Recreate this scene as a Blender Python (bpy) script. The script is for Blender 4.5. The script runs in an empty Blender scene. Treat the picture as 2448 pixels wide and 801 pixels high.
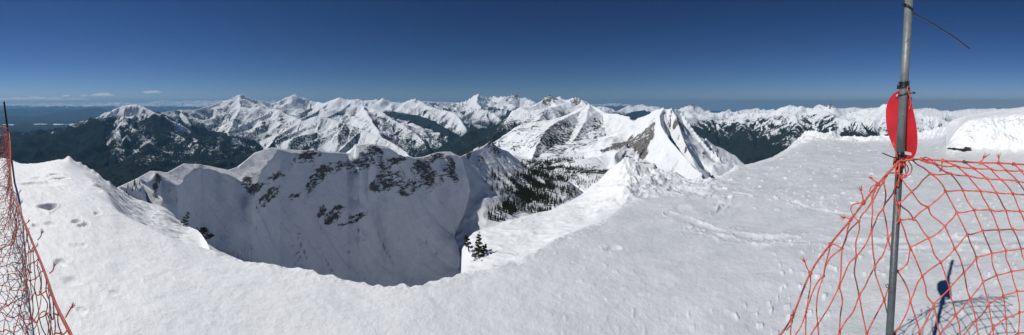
import bpy, math, random
import numpy as np
rng = np.random.default_rng(7)
random.seed(7)
F = 2448.0 / math.pi          # panorama: pixels of the photograph per radian
HY = 248.0                    # eye level in the photograph
EYE = 1.65                    # eye height above the snow; the eye is the origin

def P(px, py, r):
    """a point seen at (px, py) of the panorama, r metres away horizontally"""
    a = (px - 1224.0) / F
    return (r * math.sin(a), r * math.cos(a), (HY - py) / F * r)

def A(px):
    return (px - 1224.0) / F

sc = bpy.context.scene
col = sc.collection

# ------------------------------------------------------------ noise (numpy)
def _h(ix, iy, seed):
    n = (ix * 374761393 + iy * 668265263 + seed * 974634777) & 0xFFFFFFFF
    n = ((n ^ (n >> 13)) * 1274126177) & 0xFFFFFFFF
    n = n ^ (n >> 16)
    return (n & 0xFFFF).astype(np.float32) * (2 * math.pi / 65536.0)

def perlin(x, y, seed=0):
    x = np.asarray(x, dtype=np.float64); y = np.asarray(y, dtype=np.float64)
    fx = np.floor(x); fy = np.floor(y)
    ix = fx.astype(np.int64); iy = fy.astype(np.int64)
    u = (x - fx).astype(np.float32); v = (y - fy).astype(np.float32)
    su = u * u * u * (u * (u * 6 - 15) + 10); sv = v * v * v * (v * (v * 6 - 15) + 10)
    out = 0
    for dx in (0, 1):
        for dy in (0, 1):
            a = _h(ix + dx, iy + dy, seed)
            g = np.cos(a) * (u - dx) + np.sin(a) * (v - dy)
            out = out + g * ((su if dx else 1 - su) * (sv if dy else 1 - sv))
    return out * 1.5

def fbm(x, y, lam, octv=4, seed=0, gain=0.5):
    s = 0; a = 1.0; t = 0
    for i in range(octv):
        s = s + a * perlin(x / lam + 13.7 * i, y / lam - 7.3 * i, seed + i); t += a
        lam *= 0.5; a *= gain
    return s / t

def ridged(x, y, lam, octv=4, seed=0, gain=0.5):
    s = 0; a = 1.0; t = 0
    for i in range(octv):
        s = s + a * (1 - 2 * np.abs(perlin(x / lam + 3.1 * i, y / lam + 5.9 * i, seed + i))); t += a
        lam *= 0.5; a *= gain
    return s / t            # about 0.4 mean, 1 on ridges

def sstep(a, b, x):
    t = np.clip((x - a) / (b - a), 0, 1)
    return t * t * (3 - 2 * t)

# ------------------------------------------------------------ node helpers
class NT:
    def __init__(s, name):
        s.m = bpy.data.materials.new(name); s.m.use_nodes = True
        s.t = s.m.node_tree; s.t.nodes.clear()
        s.out = s.n('ShaderNodeOutputMaterial')
        s.b = s.n('ShaderNodeBsdfPrincipled')
        s.l(s.b.outputs[0], s.out.inputs['Surface'])
    def n(s, typ, **kw):
        o = s.t.nodes.new(typ)
        for k, v in kw.items(): setattr(o, k, v)
        return o
    def l(s, a, b): s.t.links.new(a, b)
    def put(s, sock, v):
        if hasattr(v, 'is_linked') or hasattr(v, 'links'): s.l(v, sock)
        else: sock.default_value = v
    def math(s, op, a, b=None, c=None, clamp=False):
        o = s.n('ShaderNodeMath', operation=op, use_clamp=clamp)
        s.put(o.inputs[0], a)
        if b is not None: s.put(o.inputs[1], b)
        if c is not None: s.put(o.inputs[2], c)
        return o.outputs[0]
    def mix(s, f, a, b):
        o = s.n('ShaderNodeMix', data_type='RGBA')
        s.put(o.inputs[0], f); s.put(o.inputs[6], a); s.put(o.inputs[7], b)
        return o.outputs[2]
    def ramp(s, f, a, b, lo=0.0, hi=1.0):
        o = s.n('ShaderNodeMapRange', interpolation_type='SMOOTHSTEP')
        s.put(o.inputs[0], f); s.put(o.inputs[1], a); s.put(o.inputs[2], b)
        s.put(o.inputs[3], lo); s.put(o.inputs[4], hi)
        return o.outputs[0]
    def noise(s, vec, scale, detail=3, rough=0.5, dist=0.0):
        o = s.n('ShaderNodeTexNoise')
        if vec is not None: s.l(vec, o.inputs['Vector'])
        o.inputs['Scale'].default_value = scale; o.inputs['Detail'].default_value = detail
        o.inputs['Roughness'].default_value = rough; o.inputs['Distortion'].default_value = dist
        return o.outputs[0]
    def mapping(s, vec, scale=(1, 1, 1), rot=(0, 0, 0), loc=(0, 0, 0)):
        o = s.n('ShaderNodeMapping'); s.l(vec, o.inputs[0])
        o.inputs['Scale'].default_value = scale; o.inputs['Rotation'].default_value = rot
        o.inputs['Location'].default_value = loc
        return o.outputs[0]
    def attr(s, name): return s.n('ShaderNodeAttribute', attribute_name=name).outputs['Fac']
    def pos(s): return s.n('ShaderNodeTexCoord').outputs['Object']
    def bump(s, h, dist, strength=1.0, nrm=None):
        o = s.n('ShaderNodeBump'); s.l(h, o.inputs['Height'])
        o.inputs['Distance'].default_value = dist; o.inputs['Strength'].default_value = strength
        if nrm is not None: s.l(nrm, o.inputs['Normal'])
        return o.outputs[0]

def C(r, g, b): return (r, g, b, 1.0)

def plain(name, c, rough=0.6, metal=0.0, var=0.12, scale=30.0, dark=None, bump=0.0):
    """a material of one colour with some wear"""
    t = NT(name); p = t.pos()
    n = t.noise(p, scale, 4, 0.6)
    d = dark or tuple(x * (1 - 2 * var) for x in c)
    t.l(t.mix(t.ramp(n, 0.3, 0.7), C(*d), C(*[min(1, x * (1 + var)) for x in c])), t.b.inputs['Base Color'])
    t.b.inputs['Roughness'].default_value = rough; t.b.inputs['Metallic'].default_value = metal
    if bump: t.l(t.bump(n, bump), t.b.inputs['Normal'])
    return t.m

# ------------------------------------------------------------ mesh helpers
def mesh_np(name, co, faces, mat, parent=None, smooth=True, attrs=None):
    """co: (n,3); faces: (m,3) or (m,4) array, or a list of arrays of both"""
    if not isinstance(faces, list): faces = [faces]
    me = bpy.data.meshes.new(name)
    nl = sum(f.size for f in faces); nf = sum(len(f) for f in faces)
    me.vertices.add(len(co)); me.loops.add(nl); me.polygons.add(nf)
    me.vertices.foreach_set('co', np.ascontiguousarray(co, dtype=np.float32).ravel())
    me.loops.foreach_set('vertex_index', np.concatenate([f.ravel() for f in faces]).astype(np.int32))
    ls = []; k = 0
    for f in faces:
        ls.append(k + np.arange(len(f)) * f.shape[1]); k += f.size
    me.polygons.foreach_set('loop_start', np.concatenate(ls).astype(np.int32))
    me.update(calc_edges=True)
    me.polygons.foreach_set('use_smooth', np.full(nf, smooth, dtype=bool))
    for an, av in (attrs or {}).items():
        at = me.attributes.new(an, 'FLOAT', 'POINT'); at.data.foreach_set('value', np.asarray(av, dtype=np.float32))
    me.materials.append(mat)
    o = bpy.data.objects.new(name, me); col.objects.link(o)
    if parent is not None: o.parent = parent
    return o

def tag(o, label=None, cat=None, group=None, kind=None):
    if label: o['label'] = label
    if cat: o['category'] = cat
    if group: o['group'] = group
    if kind: o['kind'] = kind
    return o

def empty(name, loc, label=None, cat=None, group=None):
    o = bpy.data.objects.new(name, None); col.objects.link(o)
    o.location = loc; o.empty_display_size = 0.1
    return tag(o, label, cat, group)

class MB:
    """collects tubes and shapes into one mesh"""
    def __init__(s): s.v = []; s.f3 = []; s.f4 = []; s.n = 0; s.at = []
    def add(s, v, quads=None, tris=None, a=0.0):
        v = np.asarray(v, dtype=np.float64)
        s.v.append(v)
        if quads is not None and len(quads): s.f4.append(np.asarray(quads) + s.n)
        if tris is not None and len(tris): s.f3.append(np.asarray(tris) + s.n)
        s.at.append(np.full(len(v), a) if np.isscalar(a) else np.asarray(a))
        s.n += len(v)
    def tube(s, pts, r, n=6, a=0.0, closed=False, flat=None, up=(0, 0, 1)):
        """a tube along pts; r a number or one per point; flat=(w,h) gives a strap"""
        pts = np.asarray(pts, dtype=np.float64); m = len(pts)
        r = np.full(m, r) if np.isscalar(r) else np.asarray(r, dtype=np.float64)
        if closed: t = np.roll(pts, -1, 0) - np.roll(pts, 1, 0)
        else: t = np.gradient(pts, axis=0)
        t /= np.linalg.norm(t, axis=1)[:, None] + 1e-12
        u0 = np.asarray(up, dtype=np.float64)
        if abs(np.dot(u0, t[0])) > 0.95: u0 = np.array([1.0, 0.1, 0])
        U = np.zeros_like(pts); u = u0
        for i in range(m):
            u = u - np.dot(u, t[i]) * t[i]; u /= np.linalg.norm(u) + 1e-12; U[i] = u
        V = np.cross(t, U)
        if flat is None:
            an = np.arange(n) * 2 * math.pi / n
            c = np.cos(an)[None, :, None]; d = np.sin(an)[None, :, None]
            ring = pts[:, None] + r[:, None, None] * (c * U[:, None] + d * V[:, None])
        else:
            n = 4; w, h = flat
            q = np.array([[-h, -w], [h, -w], [h, w], [-h, w]]) * 0.5
            k = r[:, None, None]
            ring = pts[:, None] + k * (q[None, :, 0, None] * U[:, None] + q[None, :, 1, None] * V[:, None])
        i = np.arange(m if closed else m - 1)[:, None]; j = np.arange(n)[None]
        i2 = (i + 1) % m
        q = np.stack([i * n + j, i * n + (j + 1) % n, i2 * n + (j + 1) % n, i2 * n + j], -1).reshape(-1, 4)
        v = ring.reshape(-1, 3); tr = []
        if not closed:
            v = np.vstack([v, pts[:1], pts[-1:]]); e = m * n
            for k in range(n):
                tr.append((e, (k + 1) % n, k)); tr.append((e + 1, (m - 1) * n + k, (m - 1) * n + (k + 1) % n))
        s.add(v, q, tr if tr else None, a)
    def ball(s, c, r, sx=1, sy=1, sz=1, nu=8, nv=5, a=0.0, jit=0.0):
        vs = []; q = []; tr = []
        for i in range(1, nv):
            th = math.pi * i / nv
            for j in range(nu):
                ph = 2 * math.pi * j / nu; k = 1 + jit * (random.random() - 0.5)
                vs.append((c[0] + r * sx * k * math.sin(th) * math.cos(ph), c[1] + r * sy * k * math.sin(th) * math.sin(ph), c[2] + r * sz * k * math.cos(th)))
        for i in range(nv - 2):
            for j in range(nu):
                q.append((i * nu + j, (i + 1) * nu + j, (i + 1) * nu + (j + 1) % nu, i * nu + (j + 1) % nu))
        b = len(vs); vs.append((c[0], c[1], c[2] + r * sz)); vs.append((c[0], c[1], c[2] - r * sz))
        for j in range(nu):
            tr.append((b, j, (j + 1) % nu)); tr.append((b + 1, (nv - 2) * nu + (j + 1) % nu, (nv - 2) * nu + j))
        s.add(vs, q, tr, a)
    def build(s, name, mat, parent=None, smooth=True, loc=None):
        co = np.vstack(s.v)
        if loc is not None: co = co - np.asarray(loc)
        fs = []
        if s.f4: fs.append(np.vstack(s.f4))
        if s.f3: fs.append(np.vstack(s.f3))
        return mesh_np(name, co, fs, mat, parent, smooth, {'tone': np.concatenate(s.at)})
# ------------------------------------------------------------ far terrain: a polar height field around the viewpoint
AZ = np.radians(np.linspace(-113, 113, 1660))
_rr = np.concatenate([np.geomspace(6, 90, 36)[:-1], np.geomspace(90, 1300, 430)[:-1],
                      np.geomspace(1300, 13000, 350)[:-1], np.geomspace(13000, 66000, 130)])
NR, NC = len(_rr), len(AZ)
X = (_rr[:, None] * np.sin(AZ)[None]); Y = (_rr[:, None] * np.cos(AZ)[None])
RR = np.repeat(_rr[:, None], NC, 1)

_kn = [0, 150, 290, 450, 650, 900, 1400, 2000, 3200, 4500, 7000, 10000]
_tb = {-113: [-60, -150, -230, -330, -450, -600, -800, -950, -1100, -1120, -1150, -1150],
       -75: [-60, -150, -230, -330, -450, -600, -800, -950, -1100, -1120, -1150, -1150],
       -64: [-130, -150, -200, -300, -420, -560, -760, -950, -1100, -1120, -1150, -1150],
       -50: [-140, -165, -180, -210, -310, -500, -720, -950, -1100, -1120, -1150, -1150],
       -12: [-145, -168, -192, -206, -235, -310, -560, -900, -1100, -1120, -1150, -1150],
       -5: [-150, -168, -190, -203, -217, -250, -420, -700, -1000, -1120, -1150, -1150],
       0: [-150, -165, -184, -196, -210, -240, -290, -345, -500, -800, -1120, -1150],
       3: [-150, -161, -168, -183, -205, -238, -290, -335, -338, -345, -700, -1100],
       9: [-150, -161, -168, -183, -205, -236, -280, -320, -330, -340, -700, -1100],
       14: [-150, -161, -168, -183, -205, -232, -265, -300, -330, -340, -700, -1100],
       25: [-150, -161, -168, -180, -200, -225, -260, -290, -330, -500, -900, -1150],
       34: [-120, -161, -200, -260, -400, -600, -800, -950, -1100, -1150, -1150, -1150],
       113: [-100, -200, -320, -460, -600, -760, -900, -1000, -1100, -1150, -1150, -1150]}
_ka = sorted(_tb)
_tt = np.array([np.interp(_rr, _kn, _tb[a]) for a in _ka])            # (na, NR)
BASE = np.empty((NR, NC))
for i in range(NR): BASE[i] = np.interp(np.degrees(AZ), _ka, _tt[:, i])
BASE = BASE - RR ** 2 / (2 * 7.4e6)                   # the curve of the earth
Z = BASE.copy()
OWN = np.zeros((NR, NC), np.int16)          # owner ridge
SS = np.zeros((NR, NC)); DD = np.full((NR, NC), 1e5)
GUL = np.zeros((NR, NC), np.float32)
RID = [dict(name='valley', tl=-150, dens=1.0, lam=900, gam=0.0, grp='valley', nz=0.5, spd=0)]

def drop(d, tan, H, p):
    x = tan * d / H
    return H * x / (1 + x ** p) ** (1 / p) + np.maximum(0, d - 1.4 * H / tan) * 0.55

def stamp(pts, wl, wr, p, rid, s0=0.0):
    """raise the field to a ridge along pts; wl/wr=(tan, H) left and right of its direction"""
    pts = np.asarray(pts, float)
    s = s0
    for a, b in zip(pts[:-1], pts[1:]):
        L = math.hypot(b[0] - a[0], b[1] - a[1])
        if L < 1e-3: continue
        c = (a + b) / 2
        Hm = max(wl[1], wr[1]); tm = min(wl[0], wr[0])
        R = L / 2 + max(wl[1] / wl[0], wr[1] / wr[0]) * 2.2 + 300
        rc = math.hypot(c[0], c[1]); ac = math.atan2(c[0], c[1])
        i0, i1 = np.searchsorted(_rr, [rc - R, rc + R])
        if i1 <= i0: s += L; continue
        if R < rc * 0.98:
            da = math.asin(R / rc); j0, j1 = np.searchsorted(AZ, [ac - da, ac + da])
        else: j0, j1 = 0, NC
        if j1 <= j0: s += L; continue
        x = X[i0:i1, j0:j1] - a[0]; y = Y[i0:i1, j0:j1] - a[1]
        ux, uy = (b[0] - a[0]) / L, (b[1] - a[1]) / L
        t = np.clip(x * ux + y * uy, 0, L)
        cx = x - t * ux; cy = y - t * uy
        d = np.sqrt(cx * cx + cy * cy) + 1e-6
        cr = (ux * y - uy * x) / d
        w = np.clip(cr * 2.5 + 0.5, 0, 1)
        z = a[2] + (b[2] - a[2]) * t / L - (w * drop(d, wl[0], wl[1], p) + (1 - w) * drop(d, wr[0], wr[1], p))
        Zs = Z[i0:i1, j0:j1]; m = z > Zs
        Zs[m] = z[m]; OWN[i0:i1, j0:j1][m] = rid
        SS[i0:i1, j0:j1][m] = (s + t + np.sign(cr) * 5000)[m]; DD[i0:i1, j0:j1][m] = d[m]
        s += L

def rough_line(pts, amp, seg, keep=True):
    """subdivide a polyline and jitter it; amp in fraction of segment length"""
    pts = [np.array(q, float) for q in pts]; out = [pts[0]]
    for a, b in zip(pts[:-1], pts[1:]):
        L = np.hypot(*(b - a)[:2]); n = max(1, min(24, int(L / seg)))
        for k in range(1, n):
            q = a + (b - a) * k / n
            j = L / n * amp
            q = q + np.array([rng.normal() * j, rng.normal() * j, rng.normal() * j * 0.28])
            out.append(q)
        out.append(b)
    return out

def ridge(name, pix, wl, wr, p=1.7, tl=-300, dens=1.0, amp=0.25, seg=250, lam=450, gam=0.1, spur=None, grp='mountain', nz=1.0, raw=None):
    rid = len(RID)
    if grp in ('range_left', 'range_mid', 'range_back'): wl = (wl[0] * 1.22, wl[1]); wr = (wr[0] * 1.22, wr[1])
    RID.append(dict(name=name, tl=tl, dens=dens, lam=lam, gam=gam, grp=grp, nz=nz))
    base = raw if raw else [P(*q) for q in pix]
    line = rough_line(base, amp, seg)
    stamp(line, wl, wr, p, rid)
    if spur:
        sp, ln, k = spur['gap'], spur['len'], spur.get('k', 0.64)
        sides = spur.get('sides', (1, -1))
        arr = np.array(line); cum = np.r_[0, np.cumsum(np.hypot(*np.diff(arr[:, :2], axis=0).T))]
        s = sp * 0.5
        while s < cum[-1]:
            q = np.array([np.interp(s, cum, arr[:, c]) for c in range(3)])
            e = sp * 0.4
            q2 = np.array([np.interp(s + e, cum, arr[:, c]) for c in range(3)]) - np.array([np.interp(s - e, cum, arr[:, c]) for c in range(3)])
            th = math.atan2(q2[1], q2[0])
            for sd in sides:
                W = wl if sd > 0 else wr
                a = th + sd * (math.pi / 2 + rng.normal() * 0.3)
                Ls = ln * rng.uniform(0.6, 1.25); n = 5; pp = []; d = 0; pos = q.copy(); zz = q[2]
                for i in range(n + 1):
                    pp.append((pos[0], pos[1], zz - drop(d, W[0] * k, W[1] * 0.97, p) - 0.02 * sp))
                    a += rng.normal() * 0.22
                    st = Ls / n; d += st; pos[0] += math.cos(a) * st; pos[1] += math.sin(a) * st
                pp = rough_line(pp, 0.12, st * 0.5)
                stamp(pp, (W[0] * 1.55, W[1]), (W[0] * 1.55, W[1]), p, rid, s0=rng.uniform(0, 9999))
            s += sp * rng.uniform(0.7, 1.3)
    return rid

# ---- the cirque and what joins it (right of the direction = towards the bowl)
CB = (1.55, 175)
ridge('cirque', [(282, 447, 122), (330, 425, 150), (360, 408, 170), (400, 412, 182), (440, 390, 200), (500, 396, 222), (545, 406, 240), (570, 398, 255),
                 (610, 364, 285), (650, 352, 305), (700, 358, 335), (790, 362, 378), (835, 366, 400), (850, 348, 408), (880, 343, 425), (925, 350, 445), (960, 374, 462), (1010, 376, 500),
                 (1040, 366, 520), (1075, 362, 545), (1100, 374, 575)],
      (0.75, 700), CB, p=3.0, tl=-2000, amp=0.10, seg=22, lam=32, gam=0.085, grp='cirque', nz=0.22)
ridge('cirque2', [(1100, 374, 575), (1120, 366, 640), (1150, 354, 700), (1172, 338, 760), (1190, 352, 800), (1215, 362, 880), (1236, 378, 990)],
      (0.9, 700), (0.9, 120), p=2.2, tl=-2000, amp=0.12, seg=30, lam=50, gam=0.14, grp='cirque', nz=0.4)
ridge('cirque_spur', [(333, 433, 150), (350, 444, 146), (370, 459, 141), (390, 475, 136)], (1.6, 90), (1.2, 90), p=2.5, tl=-2000, amp=0.05, seg=14, lam=30, gam=0.05, grp='cirque', nz=0.1)
ridge('home_left', None, (0.7, 300), (1.0, 150), p=3, tl=-2000, amp=0.05, seg=15, lam=30, gam=0.08, grp='cirque', nz=0.15,
      raw=[P(282, 447, 122), (-62, 17, -18), (-26, 5, -9), (0, -3, -5)])
ridge('home_right', None, (1.05, 170), (1.4, 900), p=3, tl=-2000, amp=0.05, seg=60, lam=60, gam=0.08, grp='cirque', nz=0.3,
      raw=[(0, -3, -5), (22, 20, -14), (90, 120, -52), (220, 300, -98), (450, 680, -205), P(1679, 413, 1180)])
# ---- K: the cliffed peak, J: the broad white peak behind it
ridge('K_main', [(1679, 414, 1180), (1655, 396, 1260), (1632, 368, 1380), (1612, 345, 1480), (1595, 322, 1600), (1580, 298, 1720), (1577, 275, 1820), (1587, 257, 1900)],
      (0.85, 230), (2.4, 420), p=2.6, tl=-420, dens=.3, amp=0.10, seg=60, lam=110, gam=0.24, grp='cliff_peak', nz=1.0)
ridge('K_rib', [(1587, 257, 1900), (1603, 256, 1900), (1614, 275, 1840), (1622, 300, 1760), (1630, 325, 1680), (1640, 350, 1590), (1652, 372, 1500)],
      (1.3, 300), (1.9, 400), p=2.2, tl=-500, dens=.3, amp=0.08, seg=60, lam=90, gam=0.24, grp='cliff_peak', nz=1.0)
ridge('K_right', [(1603, 256, 1900), (1625, 262, 1930), (1640, 282, 1900), (1662, 314, 1860), (1692, 350, 1800), (1722, 376, 1760), (1747, 410, 1720)],
      (1.6, 900), (1.3, 600), p=2.2, tl=-700, dens=.3, amp=0.08, seg=80, lam=120, gam=0.24, grp='cliff_peak', nz=1.0)
ridge('K_top', [(1587, 257, 1900), (1568, 262, 2050), (1550, 273, 2250)], (1.2, 600), (1.3, 900), p=2.2, tl=-430, dens=.35, amp=0.06, seg=60, lam=90, gam=0.14, grp='cliff_peak', nz=0.5)
ridge('K_left', [(1550, 273, 2250), (1527, 281, 2600), (1518, 290, 2900), (1505, 278, 3200), (1475, 271, 3550), (1450, 270, 3750), (1428, 256, 3900), (1408, 248, 4000)],
      (0.66, 330), (1.1, 900), p=2.2, tl=-480, dens=.35, amp=0.08, seg=120, lam=160, gam=0.24, grp='cliff_peak', nz=1.0)
ridge('K_foot', [(1560, 285, 2150), (1530, 315, 1900), (1500, 345, 1700), (1468, 375, 1500)], (0.75, 190), (0.9, 190), p=2.2, tl=-420, dens=.4, amp=.1, seg=60, lam=90, gam=0.2, grp='cliff_peak', nz=.5)
ridge('J_left', [(1408, 248, 4000), (1398, 253, 3950), (1387, 264, 3850), (1368, 273, 3650), (1350, 281, 3450), (1327, 293, 3150), (1308, 309, 2800), (1293, 331, 2450), (1280, 358, 2150), (1272, 382, 1950)],
      (0.62, 360), (0.60, 330), p=2.0, tl=-520, dens=.62, amp=0.08, seg=100, lam=220, gam=0.12, grp='white_peak', nz=0.7)
ridge('J_mid', [(1408, 248, 4000), (1400, 290, 3400), (1370, 340, 2700), (1345, 375, 2200)], (0.5, 300), (0.5, 300), p=2.0, tl=-520, dens=.6, amp=0.06, seg=120, lam=200, gam=0.1, grp='white_peak', nz=0.6)
# ---- I: dark horn and its long ridge
ridge('I_crest', [(1177, 326, 5300), (1196, 312, 5500), (1211, 298, 5700), (1230, 285, 6000), (1245, 276, 6200), (1267, 269, 6400), (1290, 256, 6700), (1297, 246, 6850), (1301, 234, 6900), (1306, 228, 6950), (1313, 225, 7000),
                  (1320, 229, 7050), (1325, 238, 7100), (1331, 245, 7000), (1340, 252, 6900), (1350, 262, 6700), (1362, 270, 6500)],
      (0.8, 1000), (0.62, 420), p=2.0, tl=-260, dens=.85, amp=0.10, seg=130, lam=260, gam=0.16, spur=dict(gap=520, len=700, sides=(-1,)), grp='horn', nz=1.0)
ridge('I_spur', [(1318, 240, 6900), (1306, 262, 6300), (1290, 283, 5600), (1270, 303, 4900), (1254, 320, 4200), (1246, 342, 3500), (1237, 360, 2900), (1230, 378, 2450)],
      (0.8, 330), (0.75, 700), p=2.0, tl=-330, dens=.9, amp=0.12, seg=130, lam=200, gam=0.2, spur=dict(gap=420, len=420), grp='horn', nz=1.0)
ridge('I_foot', [(1177, 326, 5300), (1182, 350, 4600), (1200, 372, 3600)], (0.6, 600), (0.6, 400), tl=-150, dens=1.0, amp=.1, seg=200, grp='horn')
ridge('I2', [(1322, 246, 9300), (1330, 233, 9000), (1338, 229, 9000), (1346, 237, 8900), (1357, 238, 8800), (1368, 233, 8700), (1380, 231, 8600), (1389, 236, 8500), (1398, 245, 8300), (1412, 262, 8000)],
      (0.8, 900), (0.8, 900), tl=-250, dens=.8, amp=0.12, seg=160, lam=350, gam=0.16, spur=dict(gap=500, len=1100), nz=1.3, grp='range_back')
# ---- H: far jagged white summits; G: lower mountain in front
ridge('H', [(1085, 246, 17500), (1112, 241, 17000), (1130, 230, 16500), (1145, 223, 16000), (1155, 229, 16000), (1168, 233, 16200), (1181, 228, 16500), (1192, 232, 16000), (1203, 227, 15800), (1211, 232, 16000), (1220, 226, 15800),
            (1233, 223, 15500), (1245, 228, 15400), (1260, 234, 15300), (1275, 240, 15000), (1284, 248, 14800), (1297, 238, 14500), (1310, 250, 14000)],
      (0.7, 1000), (0.55, 1000), tl=-420, dens=.8, amp=0.12, seg=260, lam=700, gam=0.16, spur=dict(gap=900, len=2000), nz=1.5, grp='range_back')
ridge('H2', [(1145, 223, 16000), (1140, 240, 14500), (1150, 255, 13300)], (.6, 900), (.6, 900), tl=-400, dens=.8, amp=.1, seg=300, lam=600, gam=.14, nz=1.2, grp='range_back')
ridge('G', [(1085, 268, 12000), (1115, 262, 12200), (1136, 258, 12000), (1162, 262, 11800), (1180, 269, 11500), (1193, 280, 11000)],
      (0.6, 900), (0.55, 950), tl=-560, dens=.9, amp=0.1, seg=250, lam=500, gam=0.16, spur=dict(gap=700, len=1500), grp='range_mid')
ridge('G2', [(1060, 250, 15500), (1095, 248, 15000), (1125, 253, 14500), (1175, 255, 14200), (1215, 262, 13500), (1240, 272, 12500), (1260, 285, 11000)],
      (0.6, 900), (0.5, 950), tl=-130, dens=1.0, amp=0.1, seg=300, lam=600, gam=0.14, spur=dict(gap=900, len=1700), grp='range_mid')
# ---- F and E: the white range in the middle
ridge('F', [(815, 240, 13500), (831, 237, 13500), (861, 236, 13300), (880, 239, 13200), (895, 237, 13200), (915, 234, 13000), (932, 241, 12900), (955, 246, 12800), (970, 243, 12800), (980, 238, 12700), (992, 234, 12600), (1003, 239, 12500), (1018, 249, 12000)],
      (0.6, 1000), (0.5, 1000), tl=-700, dens=.6, amp=0.07, seg=260, lam=420, gam=0.14, spur=dict(gap=800, len=2000), grp='range_mid')
ridge('F3', [(1018, 249, 12000), (1035, 243, 13500), (1058, 246, 14500), (1085, 244, 16000)], (.6, 900), (.5, 900), tl=-300, dens=.8, amp=.08, seg=300, lam=500, gam=.12, spur=dict(gap=900, len=1500), grp='range_mid')
ridge('F2', [(1000, 244, 12200), (1026, 253, 11500), (1059, 262, 10800), (1080, 267, 10400), (1092, 274, 10000), (1103, 290, 9500), (1114, 306, 9000)],
      (0.6, 1000), (0.6, 1000), tl=-800, dens=.7, amp=0.06, seg=220, lam=330, gam=0.2, spur=dict(gap=520, len=1500), grp='range_mid', nz=.9)
ridge('E', [(757, 243, 11800), (779, 247, 10800), (787, 241, 10400), (812, 232, 10000), (831, 239, 9800), (850, 239, 9600), (866, 249, 9400), (884, 256, 9100), (902, 262, 8800), (921, 271, 8500), (940, 284, 8200), (962, 297, 7900), (985, 312, 7500), (1011, 335, 7000), (1024, 356, 6600)],
      (0.6, 1000), (0.55, 1050), tl=-780, dens=.75, amp=0.07, seg=200, lam=380, gam=0.15, spur=dict(gap=620, len=1700), grp='range_mid', nz=.9)
ridge('E_spur', [(866, 250, 9300), (880, 275, 8300), (900, 305, 7300), (915, 335, 6500)], (0.5, 950), (0.6, 950), tl=-780, dens=.7, amp=0.07, seg=200, lam=300, gam=.14, grp='range_mid')
ridge('Mid', [(921, 262, 11500), (960, 268, 11000), (1000, 275, 10500), (1040, 292, 9500), (1075, 312, 8800)], (0.5, 900), (0.5, 900), tl=-180, dens=.95, amp=.08, seg=240, lam=400, gam=.14, spur=dict(gap=600, len=900), grp='range_mid')
# ---- C: the twin white peaks on the left, and the hill before them
ridge('C1', [(372, 272, 8200), (402, 266, 8600), (430, 262, 9200), (464, 262, 9800), (490, 255, 10300), (505, 251, 10600), (520, 246, 10800), (532, 240, 11000), (545, 237, 11000), (557, 231, 11000), (568, 226, 11000), (574, 225, 11000), (584, 231, 11000), (600, 236, 11200), (625, 240, 11500), (645, 244, 11800),
             (668, 249, 12200), (676, 243, 12200), (690, 234, 12100), (700, 226, 12000), (707, 225, 12000), (716, 231, 12000), (730, 234, 12000), (740, 238, 12000), (757, 243, 11800)],
      (0.6, 1000), (0.5, 1050), tl=-520, dens=.75, amp=0.06, seg=220, lam=420, gam=0.14, spur=dict(gap=750, len=2200), grp='range_left')
ridge('C_rib', [(574, 225, 11000), (572, 240, 10300), (575, 255, 9600), (600, 258, 9200), (620, 253, 9100), (635, 260, 8900), (652, 259, 8700), (668, 262, 8400), (687, 271, 8000), (705, 280, 7600), (721, 287, 7200)],
      (0.45, 900), (0.5, 1000), tl=-620, dens=.7, amp=0.06, seg=200, lam=350, gam=.13, spur=dict(gap=650, len=1800, sides=(-1, 1)), grp='range_left')
ridge('C_front', [(575, 256, 9500), (560, 285, 8300), (545, 315, 7200), (535, 350, 6200), (525, 385, 5300)], (0.5, 950), (0.5, 950), tl=-720, dens=.7, amp=.08, seg=200, lam=300, gam=.14, spur=dict(gap=600, len=900), grp='range_left')
ridge('C_left', [(430, 262, 9200), (450, 290, 8000), (480, 325, 6900)], (0.5, 950), (0.5, 950), tl=-470, dens=.85, amp=.08, seg=200, lam=300, gam=.14, spur=dict(gap=500, len=900), grp='range_left')
# ---- D: the speckled spur before them
ridge('D', [(640, 352, 5600), (661, 325, 6000), (687, 309, 6300), (705, 299, 6500), (725, 289, 6600), (742, 281, 6600), (758, 277, 6500), (782, 281, 6400), (809, 289, 6200), (842, 301, 6000), (876, 312, 5700), (910, 327, 5400), (940, 342, 5100), (970, 362, 4700), (990, 380, 4400)],
      (0.6, 1050), (0.5, 1000), tl=-720, dens=.7, amp=0.06, seg=160, lam=260, gam=0.13, spur=dict(gap=480, len=1500), grp='range_left', nz=.8)
# ---- B: dark forested mountain on the left
ridge('B', [(60, 392, 5600), (100, 358, 6000), (116, 345, 6100), (155, 327, 6400), (193, 308, 6600), (232, 288, 6800), (250, 277, 6850), (267, 265, 6900), (280, 258, 6950), (294, 254, 7000), (310, 250, 7000), (325, 249, 7000), (342, 254, 6900), (360, 263, 6700), (372, 270, 6500)],
      (0.55, 1000), (0.5, 1050), tl=-270, dens=.93, amp=0.06, seg=140, lam=300, gam=0.21, spur=dict(gap=560, len=1500), grp='dark_mountain', nz=1.3)
ridge('B_right', [(342, 254, 6900), (350, 275, 6500), (372, 293, 6200), (406, 312, 5900), (444, 331, 5500), (477, 346, 5200), (503, 362, 4900), (522, 384, 4600)],
      (0.55, 1050), (0.5, 1000), tl=-280, dens=.95, amp=0.07, seg=140, lam=260, gam=0.21, spur=dict(gap=460, len=900), grp='dark_mountain', nz=1.3)
ridge('B_mid', [(300, 253, 6900), (290, 290, 6100), (275, 335, 5200), (280, 370, 4600)], (0.45, 1000), (0.45, 1000), tl=-300, dens=.95, amp=.07, seg=180, lam=260, gam=0.21, spur=dict(gap=460, len=800), grp='dark_mountain', nz=1.3)
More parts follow.
